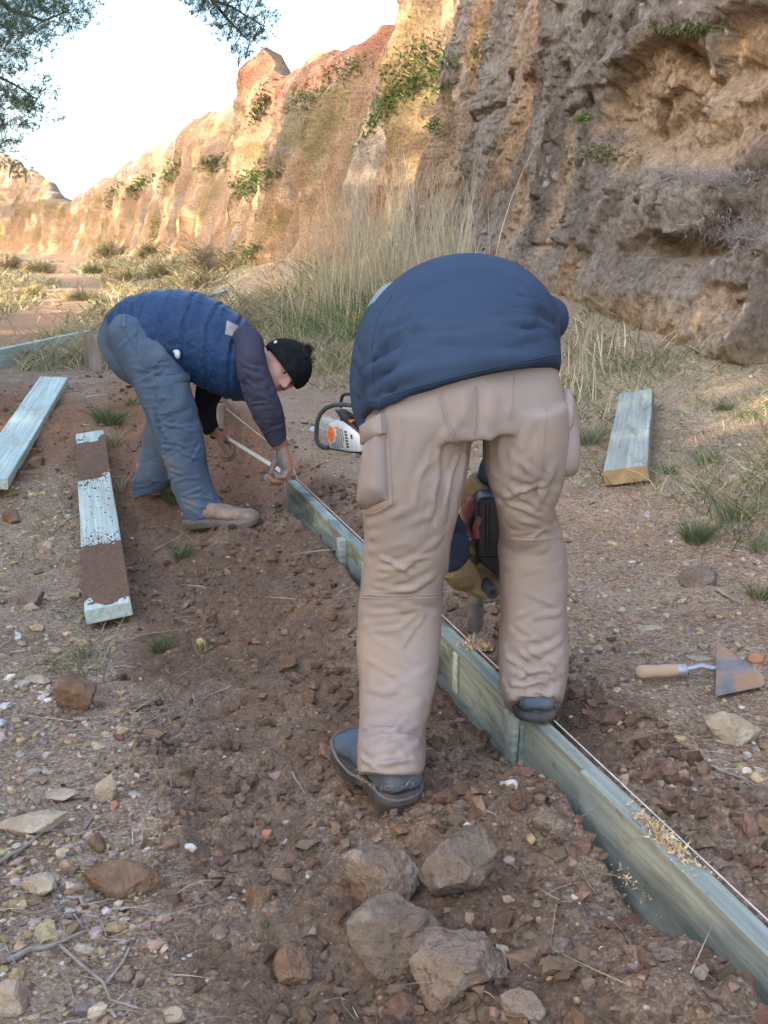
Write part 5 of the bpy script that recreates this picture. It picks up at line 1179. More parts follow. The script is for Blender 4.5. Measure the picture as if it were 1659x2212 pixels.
ST = [
 (820, 1898, 172, 150, 'rough pinkish rock with a peaked top, left of the pair on the dug soil', m_rock_pink, 1, .9, .18, -8, .13),
 (1006, 1888, 190, 150, 'rounded grey-brown rock, right of the pair on the dug soil', m_rock_grey, 2, .9, .2, 6, .09),
 (868, 2030, 190, 190, 'tall grey rock leaning behind the pale lumpy rock near the bottom edge', m_rock_grey, 3, .8, .22, -38, .11),
 (978, 2112, 250, 165, 'wide pale lumpy rock in front of the leaning grey rock, near the bottom edge', m_rock_pink, 4, .9, .2, 4, .13),
 (160, 1506, 104, 92, 'angular reddish brown block on the gravel below the soil-strewn board', m_rock_brown, 5, .9, .12, -6, .06),
 (66, 1786, 160, 62, 'long flat cream slab at the left edge of the photo', m_rock_pale, 6, .9, .1, -8, .05),
 (222, 1710, 54, 80, 'thin pale stone standing on edge right of the yellowish flat stone', m_rock_pale, 7, .5, .1, 20, .05),
 (132, 1720, 76, 36, 'small flat yellowish stone left of the thin standing stone', m_rock_pale, 8, .9, .12, -8, .06),
 (258, 1908, 176, 96, 'big soil-brown stone half sunk in the gravel at lower left', m_rock_brown, 9, .9, .28, 4, .08),
 (84, 1924, 76, 52, 'pale tan stone left of the big soil-brown stone', m_rock_pale, 10, .9, .2, -5, .07),
 (64, 1294, 58, 42, 'grey lichen-stained stone on the gravel left of the soil-strewn board', m_rock_grey, 11, .9, .15, 0, .07),
 (1592, 1574, 128, 92, 'tan stone with a whitish face below the trowel blade', m_rock_pale, 12, .9, .3, 5, .10),
 (1186, 1780, 104, 96, 'soil-crusted pinkish clod of rock beside the nearest timber', m_rock_pink, 13, .9, .3, 0, .16),
 (636, 2096, 92, 90, 'brown angular clod near the bottom, left of the leaning grey rock', m_rock_brown, 14, .9, .25, 10, .09),
 (562, 1930, 66, 66, 'dark brown clod between the big soil-brown stone and the peaked rock', m_rock_brown, 15, .9, .3, 0, .09),
 (1132, 2176, 104, 80, 'pinkish stone cut by the bottom edge, right of the wide lumpy rock', m_rock_pink, 16, .9, .2, 0, .09),
 (16, 2168, 86, 92, 'pale tan stone cut off by the lower left corner', m_rock_pale, 17, .9, .15, 12, .06),
 (1516, 1246, 96, 54, 'mossy half-buried rock among the grass on the right bank', m_rock_grey, 18, .9, .3, -14, .12),
 (1582, 1042, 46, 26, 'flat pale stone to the right of the thick grey-green board', m_rock_pale, 19, .9, .15, -12, .06),
 (1402, 1352, 66, 28, 'flat sunken tan stone on the path between the trouser leg and the trowel', m_rock_pale, 20, .9, .5, 0, .06),
 (620, 1440, 46, 36, 'slanted brown chip in the middle of the dug soil', m_rock_brown, 21, .9, .2, -28, .05),
 (80, 1470, 54, 26, 'small ochre stone above left of the reddish block', m_rock_pale, 22, .9, .15, 5, .07),
 (1106, 1692, 30, 26, 'pale chip on the dug soil right of the black shoe', m_rock_white, 23, .8, .15, 10, .06),
 (300, 1522, 58, 28, 'reddish stone just right of the reddish block', m_rock_brown, 24, .9, .2, -10, .06),
 (1520, 1420, 62, 16, 'thin flat stone above the shank of the trowel', m_rock_pale, 25, .9, .2, 0, .05),
 (1638, 1426, 44, 22, 'orange brick fragment above the tip of the trowel', m_brick, 26, .9, .15, -6, .04),
 (412, 1834, 28, 18, 'small white triangular chip at the left edge of the dug soil', m_rock_white, 27, .8, .1, 8, .05),
 (246, 1742, 18, 20, 'tiny pink cube-shaped stone at the foot of the thin standing stone', m_brick, 28, .9, .1, 15, .04),
 (118, 1408, 30, 22, 'small tan stone just below the lower end of the soil-strewn board', m_rock_pale, 29, .9, .15, 0, .07),
 (210, 1828, 40, 40, 'orange-brown crumbly stone right of the long cream slab', m_rock_brown, 30, .9, .2, 0, .10),
 (1010, 1788, 22, 18, 'white pebble on the soil in front of the black shoe', m_rock_white, 31, .9, .15, 0, .06),
 (686, 748, 38, 26, 'grey squarish stone at the foot of the tall dry grass', m_rock_grey, 32, .9, .15, 0, .06),
 (676, 928, 20, 14, 'white stone on the path just left of the chainsaw', m_rock_white, 33, .9, .15, 10, .06),
 (1210, 2040, 80, 50, 'pinkish crumbling clod right of the wide lumpy rock', m_rock_pink, 34, .9, .4, 0, .14),
 (470, 2030, 44, 40, 'pinkish stone in the loose gravel left of the brown angular clod', m_rock_pink, 35, .9, .2, 0, .09),
 (372, 2196, 56, 32, 'tan stone at the bottom edge, left of centre', m_rock_pale, 36, .9, .15, 8, .06),
 (268, 2110, 42, 36, 'pinkish flat stone between the twigs at lower left', m_rock_pink, 37, .9, .15, -6, .06),
 (1350, 1690, 30, 34, 'small round tan stone beside the trench, right of the edging', m_rock_pale, 38, .9, .2, 0, .08),
 (575, 1802, 26, 24, 'small reddish pebble in the middle of the lower dug soil', m_brick, 39, .9, .2, 0, .06),
 (24, 1120, 44, 40, 'brown lumpy stone under the near end of the mint-coloured board', m_rock_brown, 40, .9, .2, 0, .1),
 (78, 1000, 40, 34, 'reddish lump of earth between the two pale boards', m_rock_brown, 41, .9, .25, 0, .12),
 (1440, 2070, 60, 34, 'greyish stone at lower right in front of the nearest timber', m_rock_grey, 42, .9, .35, 0, .10),
]
for (dx, dy, w_, h_, lab, m_, sd_, dp, sk, an, ro) in ST: stone(dx, dy, w_, h_, lab, m_, sd_, dp, sk, an, 'loose stones', ro)

# ------------------------------------------------------------------ gravel and clods: too many to count
def scatter_img(rng, n, Ymin, Ymax, xl=-260, xr=1920):
    Y = np.exp(rng.uniform(math.log(Ymin), math.log(Ymax), n)); px = rng.uniform(xl, xr, n)
    x = (px - CX) / FPX * (Y * CP + .9 * SP) * 1.0; return x, Y
def lumps(name, x, y, r, flat, pal, m, rng, kind_label, base=ICO1, sink=.35, var=.24, jit=.2):
    n = len(x); bv_, bf = base; k = len(bv_)
    sc = np.stack([r * rng.uniform(.75, 1.35, n), r * rng.uniform(.7, 1.2, n), r * flat * rng.uniform(.7, 1.2, n)], 1)
    V = bv_[None] * (1 + jit * rng.normal(size=(n, k, 1)))
    a = rng.uniform(0, 6.28, n); t = rng.normal(size=n) * .35; V = V * sc[:, None]
    ct, st = np.cos(t)[:, None], np.sin(t)[:, None]; X, Z = V[..., 0] * ct + V[..., 2] * st, -V[..., 0] * st + V[..., 2] * ct
    ca, sa = np.cos(a)[:, None], np.sin(a)[:, None]; Yv = V[..., 1]; X, Yv = X * ca - Yv * sa, X * sa + Yv * ca
    z = H(x, y) + r * flat * (1 - 2 * sink)
    V = np.stack([X + x[:, None], Yv + y[:, None], Z + z[:, None]], -1).reshape(-1, 3)
    F = (bf[None] + (np.arange(n) * k)[:, None, None]).reshape(-1, 3)
    return tag(link(name, mesh_np(name, V, F, m, np.repeat(pick(rng, pal, n, var), k, 0), False)), kind_label, 'gravel', kind='stuff')
PG = [(.46, .32, .19), (.50, .37, .25), (.42, .27, .15), (.36, .25, .18), (.50, .36, .26), (.56, .48, .41), (.30, .20, .14), (.40, .31, .27), (.48, .33, .17)]
rng = np.random.default_rng(21)
x, y = scatter_img(rng, 21000, 1.12, 6.5); u_, v_ = uv(x, y); d_ = 1 - soilmask(u_, v_)
dens = np.where(u_ > .6, .75, 1.0) * (.45 + .55 * (fbm(x * 3, y * 3, 0, 3, 88) > -.08)); dens = np.where(u_ > 2.3, dens * .35, dens)
k = (rng.random(len(x)) < dens * (d_ > .55)) ; x, y = x[k], y[k]
r = np.clip(.0043 * np.exp(rng.normal(size=len(x)) * .55) * (1 + .12 * y), .0022 + .0007 * y, .024); r = np.where(x > .5, r * .78, r)
lumps('gravel', x, y, r, .62, PG, m_pebble, rng, 'loose tan and pinkish gravel over the ground on both sides of the dug strip')
x, y = scatter_img(rng, 2600, 1.12, 4.5, -100, 1800); u_, v_ = uv(x, y); k = (soilmask(u_, v_) > .5) & (rng.random(len(x)) < .5 - .12 * (y > 2.2)); x, y = x[k], y[k]
r = np.clip(.0036 * np.exp(rng.normal(size=len(x)) * .6), .0018, .016)
lumps('gravel', x, y, r, .7, PG, m_pebble, rng, 'pale grit mixed into the dug brown soil')
x, y = scatter_img(rng, 17000, 1.12, 7.5, -100, 1900); u_, v_ = uv(x, y); mm = soilmask(u_, v_); k = rng.random(len(x)) < mm * (.35 + .65 * (fbm(x * 4, y * 4, 0, 3, 91) > -.1)); k &= np.abs(u_ - BU) > .035; x, y = x[k], y[k]
r = np.clip(.0042 * np.exp(rng.normal(size=len(x)) * .62) * (1 + .10 * y), .0022, .018)
u_, v_ = uv(x, y)
o_ = lumps('soil_clods', x, y, r, .8, [(.172, .102, .063), (.205, .125, .08), (.245, .155, .102), (.145, .084, .052), (.22, .138, .09)], m_clod, rng, 'crumbs and clods of freshly dug brown soil', ICO1, .4, .16, .3)
x = []; y = []                                                     # larger clods thrown along the trench
for _ in range(620):
    v0 = rng.uniform(.8, 4.4); u0 = rng.choice([rng.normal(1.06, .05), rng.normal(.66, .12)], p=[.68, .32])
    if abs(u0 - BU) < .05: continue
    a, b = xy(u0, v0); x.append(a); y.append(b)
x, y = np.array(x), np.array(y); r = np.clip(.0085 * np.exp(rng.normal(size=len(x)) * .55), .004, .022)
lumps('soil_clods', x, y, r, .8, [(.14, .082, .052), (.175, .103, .066), (.205, .125, .083)], m_clod, rng, 'lumps of dark soil thrown up along both sides of the trench', ico(2), .4, .14, .17)

# ------------------------------------------------------------------ wood shavings
def shavings(label, c_, spread, n, flat=.4):
    P = rng.normal(size=(n, 3)) * np.array([spread[0], spread[1], .0]); ca, sa = NX, NY
    P = np.stack([P[:, 0] * ca - P[:, 1] * sa, P[:, 0] * sa + P[:, 1] * ca, np.abs(rng.normal(size=n)) * spread[2]], 1) + np.array(list(c_))
    D = rng.normal(size=(n, 3)); D /= np.linalg.norm(D, axis=1)[:, None]
    V, F, k = ribbons(P, D, rng.uniform(.003, .0075, n), .0042, rng.normal(size=(n, 3)) * .8, 3, rng); V[:, 2] = np.maximum(V[:, 2], c_[2])
    tag(link('wood_shavings', mesh_np('wood_shavings', V, F, m_chip, np.repeat(pick(rng, [(.66, .48, .28), (.74, .58, .37), (.58, .40, .22)], n), k, 0), False), None, c_), label, 'wood shavings', kind='stuff')
shavings('cream wood shavings heaped round the drill bit', Vector((bt_.x, 2.42, TOPZ + .001)), (.013, .016, .008), 420)
shavings('cream wood shavings on top of the nearest timber', edg(BU + .002, 1.345, TOPZ + .001), (.009, .045, .003), 520)
ps = ground(1385, 1915); shavings('cream wood shavings spilled on the soil beside the nearest timber', Vector((ps.x, ps.y, ps.z + .002)), (.022, .05, .008), 420)

# ------------------------------------------------------------------ twigs and straw
def twig(label, pts, r0, forks=(), seed_=0):
    rg = random.Random(seed_); G = [ground(*p) for p in pts]; mb = MB(); P = []
    for i, g in enumerate(G): P.append(Vector((g.x, g.y, g.z + r0 * .8 + .004 * rg.random())))
    Q = []
    for i in range(len(P) - 1):
        for q_ in range(4): t = q_ / 4; Q.append(P[i].lerp(P[i + 1], t) + Vector((rg.gauss(0, .0025), rg.gauss(0, .0025), abs(rg.gauss(0, .002)))))
    Q.append(P[-1]); n_ = len(Q); mb.tube(Q, [r0 * (1 - .7 * i / n_) for i in range(n_)], 7)
    for f in forks:
        gg = [ground(*p) for p in f]; mb.tube([Vector((g.x, g.y, g.z + r0 * .7 + .003 * k_)) for k_, g in enumerate(gg)], [r0 * .55 * (1 - .6 * k_ / len(gg)) for k_ in range(len(gg))], 6)
    return tag(mb.obj('twig', m_twig, None, P[0], smooth=True), label, 'twig', 'fallen grey twigs')
twig('forked grey twig at the far lower left, thickest of the fallen twigs', [(-20, 2092), (60, 2072), (130, 2050), (190, 2018)], .0062, [[(130, 2050), (180, 2100), (225, 2140), (240, 2180), (300, 2205)], [(225, 2140), (265, 2090), (280, 2060)]], 1)
twig('pale forked twig beneath the long cream slab', [(-10, 1876), (50, 1848), (100, 1800), (170, 1812), (240, 1790)], .0045, [[(100, 1800), (130, 1760), (110, 1740)], [(170, 1812), (205, 1770), (180, 1750)]], 2)
twig('thin grey twig below the big soil-brown stone', [(150, 1942), (190, 1964), (250, 1950)], .0036, [[(110, 1930), (130, 1970), (100, 2010)]], 3)
twig('grey twig curving at the bottom edge below the forked one', [(200, 2180), (250, 2200), (290, 2190), (300, 2160)], .0032, [], 4)
twig('thin twig along the left margin of the dug soil', [(300, 1585), (330, 1560), (370, 1545)], .003, [[(330, 1590), (375, 1570)]], 5)
twig('small pale twig lying on the dug soil right of the reddish block', [(418, 1508), (425, 1530), (435, 1545)], .0028, [[(425, 1525), (450, 1510), (500, 1490)]], 6)
twig('short twig near the middle of the lower dug soil', [(630, 1680), (650, 1710), (680, 1740)], .0026, [], 7)
twig('pale crooked twig in the dug soil below the man in the blue vest', [(590, 960), (600, 1000), (615, 1040), (618, 1080)], .0034, [], 8)
twig('straight dry stalk lying right of the soil-strewn board', [(330, 1195), (395, 1160), (460, 1130)], .0034, [[(330, 1130), (390, 1150), (430, 1180)]], 9)
twig('grey dead twigs on the ground at right below the trowel', [(1500, 1660), (1580, 1680), (1659, 1710)], .003, [[(1540, 1660), (1600, 1690), (1650, 1730)]], 10)
twig('long straw stalk below the lower end of the soil-strewn board', [(250, 1392), (330, 1376), (410, 1365)], .0026, [], 11)
twig('bleached stick beside the mossy rock on the right bank', [(1545, 1280), (1580, 1300), (1600, 1310)], .006, [], 12)
# dry needles and straw over the ground
n = 9000; x, y = scatter_img(rng, n, 1.12, 7.5); u_, v_ = uv(x, y); mm = soilmask(u_, v_)
dens = np.where(u_ > 1.9, 1.0, np.where(u_ > .8, .16, .62)) * (1 - .93 * mm) * (.3 + .9 * ss(-.2, .3, fbm(x * 2.5, y * 2.5, 0, 3, 121)))
k = rng.random(n) < dens; x, y = x[k], y[k]; n = len(x); P = np.stack([x, y, H(x, y) + .004], 1); a = rng.uniform(0, 6.28, n)
D = np.stack([np.cos(a), np.sin(a), .10 + .12 * np.abs(rng.normal(size=n))], 1); L = rng.uniform(.03, .10, n) * (1 + .1 * y)
V, F, kk = ribbons(P, D, L, .0016 + .0005 * y, np.stack([rng.normal(size=n) * .3, rng.normal(size=n) * .3, -.16 + 0 * x], 1), 3, rng)
tag(link('dry_litter', mesh_np('dry_litter', V, F, m_blade, np.repeat(pick(rng, [(.40, .31, .22), (.30, .19, .13), (.47, .40, .30), (.28, .22, .19), (.36, .27, .17)], n), kk, 0), False)), 'dry pine needles and straw strewn over the gravel', 'litter', kind='stuff')

# ------------------------------------------------------------------ grass
GREEN = [(.09, .135, .05), (.12, .16, .065), (.08, .115, .055), (.17, .18, .09)]; DRY = [(.36, .29, .15), (.45, .37, .21), (.30, .25, .13), (.50, .43, .27)]; OLIVE_ = [(.20, .19, .10), (.26, .23, .13), (.22, .17, .12), (.32, .27, .17)]; MIXG = GREEN + DRY[:2]; GREY = [(.20, .23, .13), (.28, .28, .17), (.16, .20, .10), (.38, .34, .20), (.12, .17, .07)]
def tuft(dx, dy, wpx, hpx, n, pal, label, name='grass_tuft', cat='grass', group='grass tufts', up=.8, bend=.7, W=None, seed_=0):
    g = ground(dx, dy); s_ = (g - Vector((0, 0, CAMZ))).length / FPX; rg = np.random.default_rng(seed_ + int(dx + dy)); R_ = wpx * s_ / 2; L_ = hpx * s_
    a = rg.uniform(0, 6.28, n); rr = R_ * .5 * np.sqrt(rg.random(n)); x = g.x + rr * np.cos(a); y = g.y + rr * np.sin(a); P = np.stack([x, y, H(x, y) - .004], 1)
    D = np.stack([np.cos(a) * (1 - up) + rg.normal(size=n) * .22, np.sin(a) * (1 - up) + rg.normal(size=n) * .22, up + 0 * a], 1); D /= np.linalg.norm(D, axis=1)[:, None]
    B = np.stack([np.cos(a) * bend * .5 + rg.normal(size=n) * .2, np.sin(a) * bend * .5 + rg.normal(size=n) * .2, -bend * .4 * rg.random(n)], 1)
    V, F, k = ribbons(P, D, L_ * rg.uniform(.45, 1.15, n), W or max(.0022, 1.1 * s_ * 1.3), B, 4, rg)
    return tag(link(name, mesh_np(name, V, F, m_blade, np.repeat(pick(rg, pal, n), k, 0), False), None, g), label, cat, group)
for i, (dx, dy, w_, h_, n, pal, lab) in enumerate([
 (236, 918, 90, 55, 240, GREEN, 'green grass tuft on the red soil behind the soil-strewn board'), (286, 872, 50, 30, 90, MIXG, 'small tuft beside the rear leg of the man in the blue vest'),
 (392, 1205, 56, 48, 130, GREEN, 'green tuft just below the front boot of the man in the blue vest'), (348, 1408, 56, 44, 130, GREEN, 'bright green tuft at the edge of the dug soil, below the soil-strewn board'),
 (436, 1408, 44, 28, 70, MIXG, 'thin tuft in the dug soil right of the bright green one'), (372, 1090, 66, 44, 130, GREEN, 'green tuft between the boots of the man in the blue vest'),
 (1506, 1170, 100, 62, 260, GREEN, 'green tuft on the right bank above the mossy rock'), (1564, 885, 60, 20, 120, GREEN, 'low green leaves near the foot of the cliff at right'),
 (1446, 1022, 60, 26, 120, GREEN, 'small green tuft right of the thick grey-green board'), (1640, 1292, 70, 50, 160, MIXG, 'grass tuft at the right edge behind the mossy rock'),
 (180, 1420, 60, 36, 90, MIXG, 'sparse olive tuft left of the bright green one'), (738, 788, 70, 30, 140, GREEN, 'green tuft on the path edge behind the chainsaw'),
 (260, 1060, 60, 34, 90, DRY + GREEN[:1], 'pale tuft between the soil-strewn board and the rear boot'), (1590, 1120, 110, 60, 240, GREY, 'grey-green tuft up on the right bank'),
 (1520, 1400, 60, 18, 40, GREY, 'thin grass by the upper corner of the trowel blade'), (1645, 1190, 60, 50, 140, GREY, 'dry tuft at the right edge of the bank'),
 (586, 1030, 46, 46, 36, GREEN, 'uprooted green weed hanging by the gloved hand'), (250, 955, 50, 40, 70, DRY, 'bleached straw standing at the far end of the soil-strewn board'),
 (1530, 1000, 90, 40, 200, GREY, 'faded tuft to the upper right of the thick grey-green board'), (1270, 960, 80, 60, 240, GREY, 'faded tuft just right of the cargo pocket'),
 (225, 1195, 40, 26, 24, MIXG, 'little weed growing beside the soil-strewn board'), (225, 1690, 30, 14, 24, GREEN, 'tiny sprig above the thin standing stone'),
 (575, 2010, 24, 34, 12, GREEN, 'single green blade at the bottom of the dug soil'), (205, 2060, 26, 30, 14, GREEN, 'two green blades among the twigs at lower left'),
 (130, 1950, 30, 12, 26, GREEN, 'clover sprig beside the pale tan stone'), (100, 830, 60, 26, 80, DRY, 'dry tuft at the far end of the mint-coloured board'), (60, 900, 60, 30, 90, GREY, 'weedy tuft left of the mint-coloured board')]):
    tuft(dx, dy, w_, h_, n, pal, lab, seed_=i)
# grass cover of the bank and the far ground
def cover(name, label, n, Y0, Y1, dens_fn, Lr, pal, up, Wk, seed_, xl=-100, xr=1800):
    rg = np.random.default_rng(seed_); x, y = scatter_img(rg, n, Y0, Y1, xl, xr); u_, v_ = uv(x, y); k = rg.random(n) < dens_fn(x, y, u_, v_); x, y = x[k], y[k]; n = len(x)
    # gather into clumps
    x = x + .0; P = np.stack([x, y, H(x, y) - .005], 1); a = rg.uniform(0, 6.28, n); hfac = .35 + 1.1 * ss(-.3, .5, fbm(x * 1.6, y * 1.6, 0, 3, seed_ + 3))
    D = np.stack([np.cos(a) * (1 - up) + rg.normal(size=n) * .2, np.sin(a) * (1 - up) + rg.normal(size=n) * .2, up + 0 * a], 1); D /= np.linalg.norm(D, axis=1)[:, None]
    B = np.stack([np.cos(a) * .5, np.sin(a) * .5, -.35 * rg.random(n)], 1)
    V, F, k = ribbons(P, D, rg.uniform(Lr[0], Lr[1], n) * hfac, .0018 + Wk * y, B, 3, rg); cidx = fbm(x * .9, y * .9, 0, 3, seed_ + 5)
    cc = pick(rg, pal, n, .18); g2 = pick(rg, GREEN, n, .15); sel = (cidx + .25 * rg.normal(size=n)) > (.34 if name == 'bank_grass' else .6); cc[sel] = g2[sel]
    return tag(link(name, mesh_np(name, V, F, m_blade, np.repeat(cc, k, 0), False)), label, 'grass', kind='stuff')
cover('bank_grass', 'dry and green grass growing over the bank below the cliff', 26000, 3.2, 13, lambda x, y, u, v: ss(1.55, 2.5, u + .35 * fbm(x * 2, y * 2, 0, 3, 131)) * (.25 + .75 * ss(-.25, .25, fbm(x * 2.2, y * 2.2, 0, 3, 132))) * (1 - .45 * ss(3.4, 3.9, u)), (.05, .17), GREY + DRY + DRY, .66, .0006, 41, 700, 1800)
cover('meadow_grass', 'pale dry grass over the far ground left of the cliff', 80000, 7.5, 70, lambda x, y, u, v: (1 - .97 * ss(.35, .55, np.exp(-((u + .35 + .5 * np.sin(v * .16)) / (.42 + .006 * v)) ** 2) + .2 * fbm(x, y, 0, 2, 5))) * (1 - .9 * np.exp(-((u - 1.25) / .5) ** 2) * (v < 22)) * (u < 4.5) * (.15 + .85 * ss(-.2, .2, fbm(x * .5, y * .5, 0, 3, 161))), (.06, .22), DRY + DRY + GREY[3:4], .7, .0010, 43, -120, 760)
cover('scrub', 'low dry scrub covering the earth slope between the far path and the cliff', 52000, 11, 80, lambda x, y, u, v: ss(.7, 1.6, u + .5 * fbm(x * .7, y * .7, 0, 3, 171)) * (u < 5) * ss(-.2, .2, fbm(x * .45, y * .45, 0, 4, 172)) , (.14, .46), OLIVE_ + DRY, .62, .0011, 47, -120, 700)
cover('weeds', 'sparse weeds and straw on the left ground around the boards', 2600, 2.6, 7.5, lambda x, y, u, v: (u < .05) * (.1 + .9 * ss(0, .3, fbm(x * 2.5, y * 2.5, 0, 3, 151))) * (1 - .6 * soilmask(u, v)), (.04, .16), DRY + GREY, .6, .0005, 45, -120, 500)
# the tall dry grass stand
def stand(dx, dy, wpx, hpx, n, label, seed_, lean_=0.0, green_base=True):
    g = ground(dx, dy); s_ = (g - Vector((0, 0, CAMZ))).length / FPX; rg = np.random.default_rng(seed_); R_ = wpx * s_ / 2; L_ = hpx * s_
    x = g.x + rg.normal(size=n) * R_ * .55; y = g.y + rg.normal(size=n) * .35; P = np.stack([x, y, H(x, y) - .01], 1)
    D = np.stack([rg.normal(size=n) * .13 + lean_, rg.normal(size=n) * .15, 1 + 0 * x], 1); D /= np.linalg.norm(D, axis=1)[:, None]
    V, F, k = ribbons(P, D, L_ * np.clip(rg.normal(.72, .24, n), .2, 1.1), .0075, np.stack([rg.normal(size=n) * .12, rg.normal(size=n) * .1, -.03 + 0 * x], 1), 5, rg)
    root = empty('tall_grass', g); link('stalks', mesh_np('stalks', V, F, m_blade, np.repeat(pick(rg, [(.60, .50, .32), (.68, .58, .40), (.50, .40, .25), (.54, .47, .31)], n), k, 0), False), root, g)
    m = n * 5; x = g.x + rg.normal(size=m) * R_ * .7; y = g.y + rg.normal(size=m) * .45; P = np.stack([x, y, H(x, y) - .01], 1); a = rg.uniform(0, 6.28, m)
    D = np.stack([np.cos(a) * .45, np.sin(a) * .45, .75 + 0 * a], 1); V, F, k = ribbons(P, D, L_ * rg.uniform(.12, .42, m), .0075, np.stack([np.cos(a) * .4, np.sin(a) * .4, -.35 * rg.random(m)], 1), 4, rg)
    link('blades', mesh_np('blades', V, F, m_blade, np.repeat(pick(rg, [(.16, .22, .09), (.24, .28, .13), (.12, .18, .08), (.36, .33, .18), (.20, .26, .13)], m), k, 0), False), root, g)
    tag(root, label, 'tall grass', 'stands of tall dry grass')
stand(705, 712, 120, 240, 190, 'tall dry grass at the left end of the stand under the cliff, beside the bare slope', 61)
stand(790, 700, 130, 330, 300, 'tallest dry grass in the middle of the stand, left of the bent back', 62)
stand(865, 690, 120, 340, 270, 'tall dry grass whose stalks rise right above the navy back', 63)
stand(960, 660, 130, 280, 210, 'yellow stalks behind the navy back against the grey part of the cliff', 64)
stand(660, 700, 80, 120, 50, 'lower greenish grass at the foot of the tall stand, nearest the path', 65)
stand(1290, 780, 130, 90, 60, 'short dry grass at the foot of the cliff right of the navy back', 66)
stand(1240, 850, 80, 100, 50, 'dry grass just right of the tan seat of the trousers', 67)
# ------------------------------------------------------------------ bushes
def bush(p, wr, hr, n, pal, label, twigs=True, seed_=0, name='dry_bush', L=.16, W=.010, wood=(.25, .19, .15), group='bushes on the far ground'):
    rg = np.random.default_rng(seed_); p = Vector(p); a = rg.normal(size=(n, 3)); a /= np.linalg.norm(a, axis=1)[:, None]; a[:, 2] = np.abs(a[:, 2]); rr = rg.uniform(.25, 1, (n, 1)) ** .5
    c = fbm(a[:, 0] * 2.2 + p.x, a[:, 1] * 2.2 + p.y, a[:, 2] * 2.2, 2, seed_); rr = rr * (1 + .75 * c[:, None])
    lob = rg.normal(size=(5, 3)) * np.array([.55, .4, .12]); a = a * .62 + lob[rg.integers(0, 5, n)]; a[:, 2] = np.abs(a[:, 2]); P = np.array(list(p)) + a * rr * np.array([wr, wr * .8, hr]); D = a * .6 + rg.normal(size=(n, 3)) * .5 + np.array([0, 0, .35]); D /= np.linalg.norm(D, axis=1)[:, None]
    V, F, k = ribbons(P, D, L * rg.uniform(.5, 1.2, n), W, rg.normal(size=(n, 3)) * .25, 2, rg)
    root = empty(name, p); link('foliage', mesh_np('foliage', V, F, m_blade, np.repeat(pick(rg, pal, n, .2), k, 0), False), root, p)
    m = 26; mb = MB()
    for i in range(m):
        d = rg.normal(size=3); d[2] = abs(d[2]) + .3; d /= np.linalg.norm(d); e = p + Vector((d[0] * wr * .95, d[1] * wr * .7, d[2] * hr * .95)); md = p + (e - p) * .5 + Vector(rg.normal(size=3)) * .06 * wr; mb.tube([p, md, e], [.012 * wr + .003, .007 * wr + .002, .002], 5)
    mb.obj('stems', m_twig, root, p, smooth=True); tag(root, label, 'bush', group)
OLIVE = [(.17, .18, .08), (.24, .23, .11), (.12, .14, .06), (.32, .28, .15)]; BROWN = [(.20, .14, .10), (.27, .20, .14), (.16, .12, .09), (.30, .24, .17)]
for i, (dx, dy, w_, h_, pal, lab) in enumerate([
 (430, 625, 62, 42, OLIVE, 'rounded olive bush just behind the back of the man in the blue vest'), (452, 590, 62, 110, BROWN, 'brown leafless bush in the recess at the foot of the cliff'),
 (345, 600, 60, 40, OLIVE, 'olive bush left of the brown leafless one'), (270, 612, 62, 36, OLIVE + DRY, 'straw-coloured bush in the middle of the far meadow'),
 (196, 592, 40, 22, OLIVE, 'low bush above the far bend of the path'), (85, 590, 50, 30, OLIVE + BROWN, 'dull bush at the foot of the distant cliff'),
 (20, 585, 50, 34, BROWN, 'dark bush at the left edge below the distant cliff'), (372, 655, 60, 34, BROWN, 'low brown bush touching the blue vest'), (235, 560, 46, 34, OLIVE, 'bush against the foot of the lit cliff'),
 (312, 560, 40, 46, OLIVE, 'taller bush against the sunlit cliff'), (60, 640, 46, 20, DRY, 'tuft of straw beside the far path'), (180, 650, 60, 26, DRY + OLIVE, 'pale grass mound beyond the stump')]):
    g = ground(dx, dy); s_ = (g - Vector((0, 0, CAMZ))).length / FPX; bush(g, w_ * s_ * .5, h_ * s_, 900, pal + DRY[:1], lab, seed_=200 + i, L=15 * s_, W=1.2 * s_)
# plants that hang on the cliff
def cliff_at(dx, dy):
    r = cliff_bvh.ray_cast(Vector((0, 0, CAMZ)), raydir(dx, dy)); return r[0], r[1]
VIV = [(.10, .20, .035), (.14, .24, .05), (.07, .14, .03), (.18, .26, .08)]
def cliffplant(dx, dy, wpx, hpx, n, pal, label, seed_, L=9, W=3.0, name='cliff_plant', slant=0., cat='plant', group='plants growing on the cliff'):
    rg = np.random.default_rng(seed_); P = []; D = []; p0 = None
    for i in range(n):
        a, b = rg.normal(size=2) * .42; q_ = cliff_at(dx + a * wpx + slant * b * hpx, dy + b * hpx)
        if q_[0] is None: continue
        if p0 is None: p0 = q_[0]
        if (q_[0] - p0).length > 3.5: continue
        P.append(list(q_[0])); D.append(list((q_[1] if q_[1].y < .3 else -q_[1]) * .8 + Vector(rg.normal(size=3)) * .5 + Vector((0, 0, .1))))
    P = np.array(P); D = np.array(D); D /= np.linalg.norm(D, axis=1)[:, None]; s_ = (p0 - Vector((0, 0, CAMZ))).length / FPX
    V, F, k = ribbons(P, D, L * s_ * rg.uniform(.4, 1.2, len(P)), W * s_, rg.normal(size=P.shape) * .3 + np.array([0, 0, -.25]), 2, rg)
    tag(link(name, mesh_np(name, V, F, m_blade, np.repeat(pick(rg, pal, len(P), .2), k, 0), False), None, p0), label, cat, group, 'stuff')
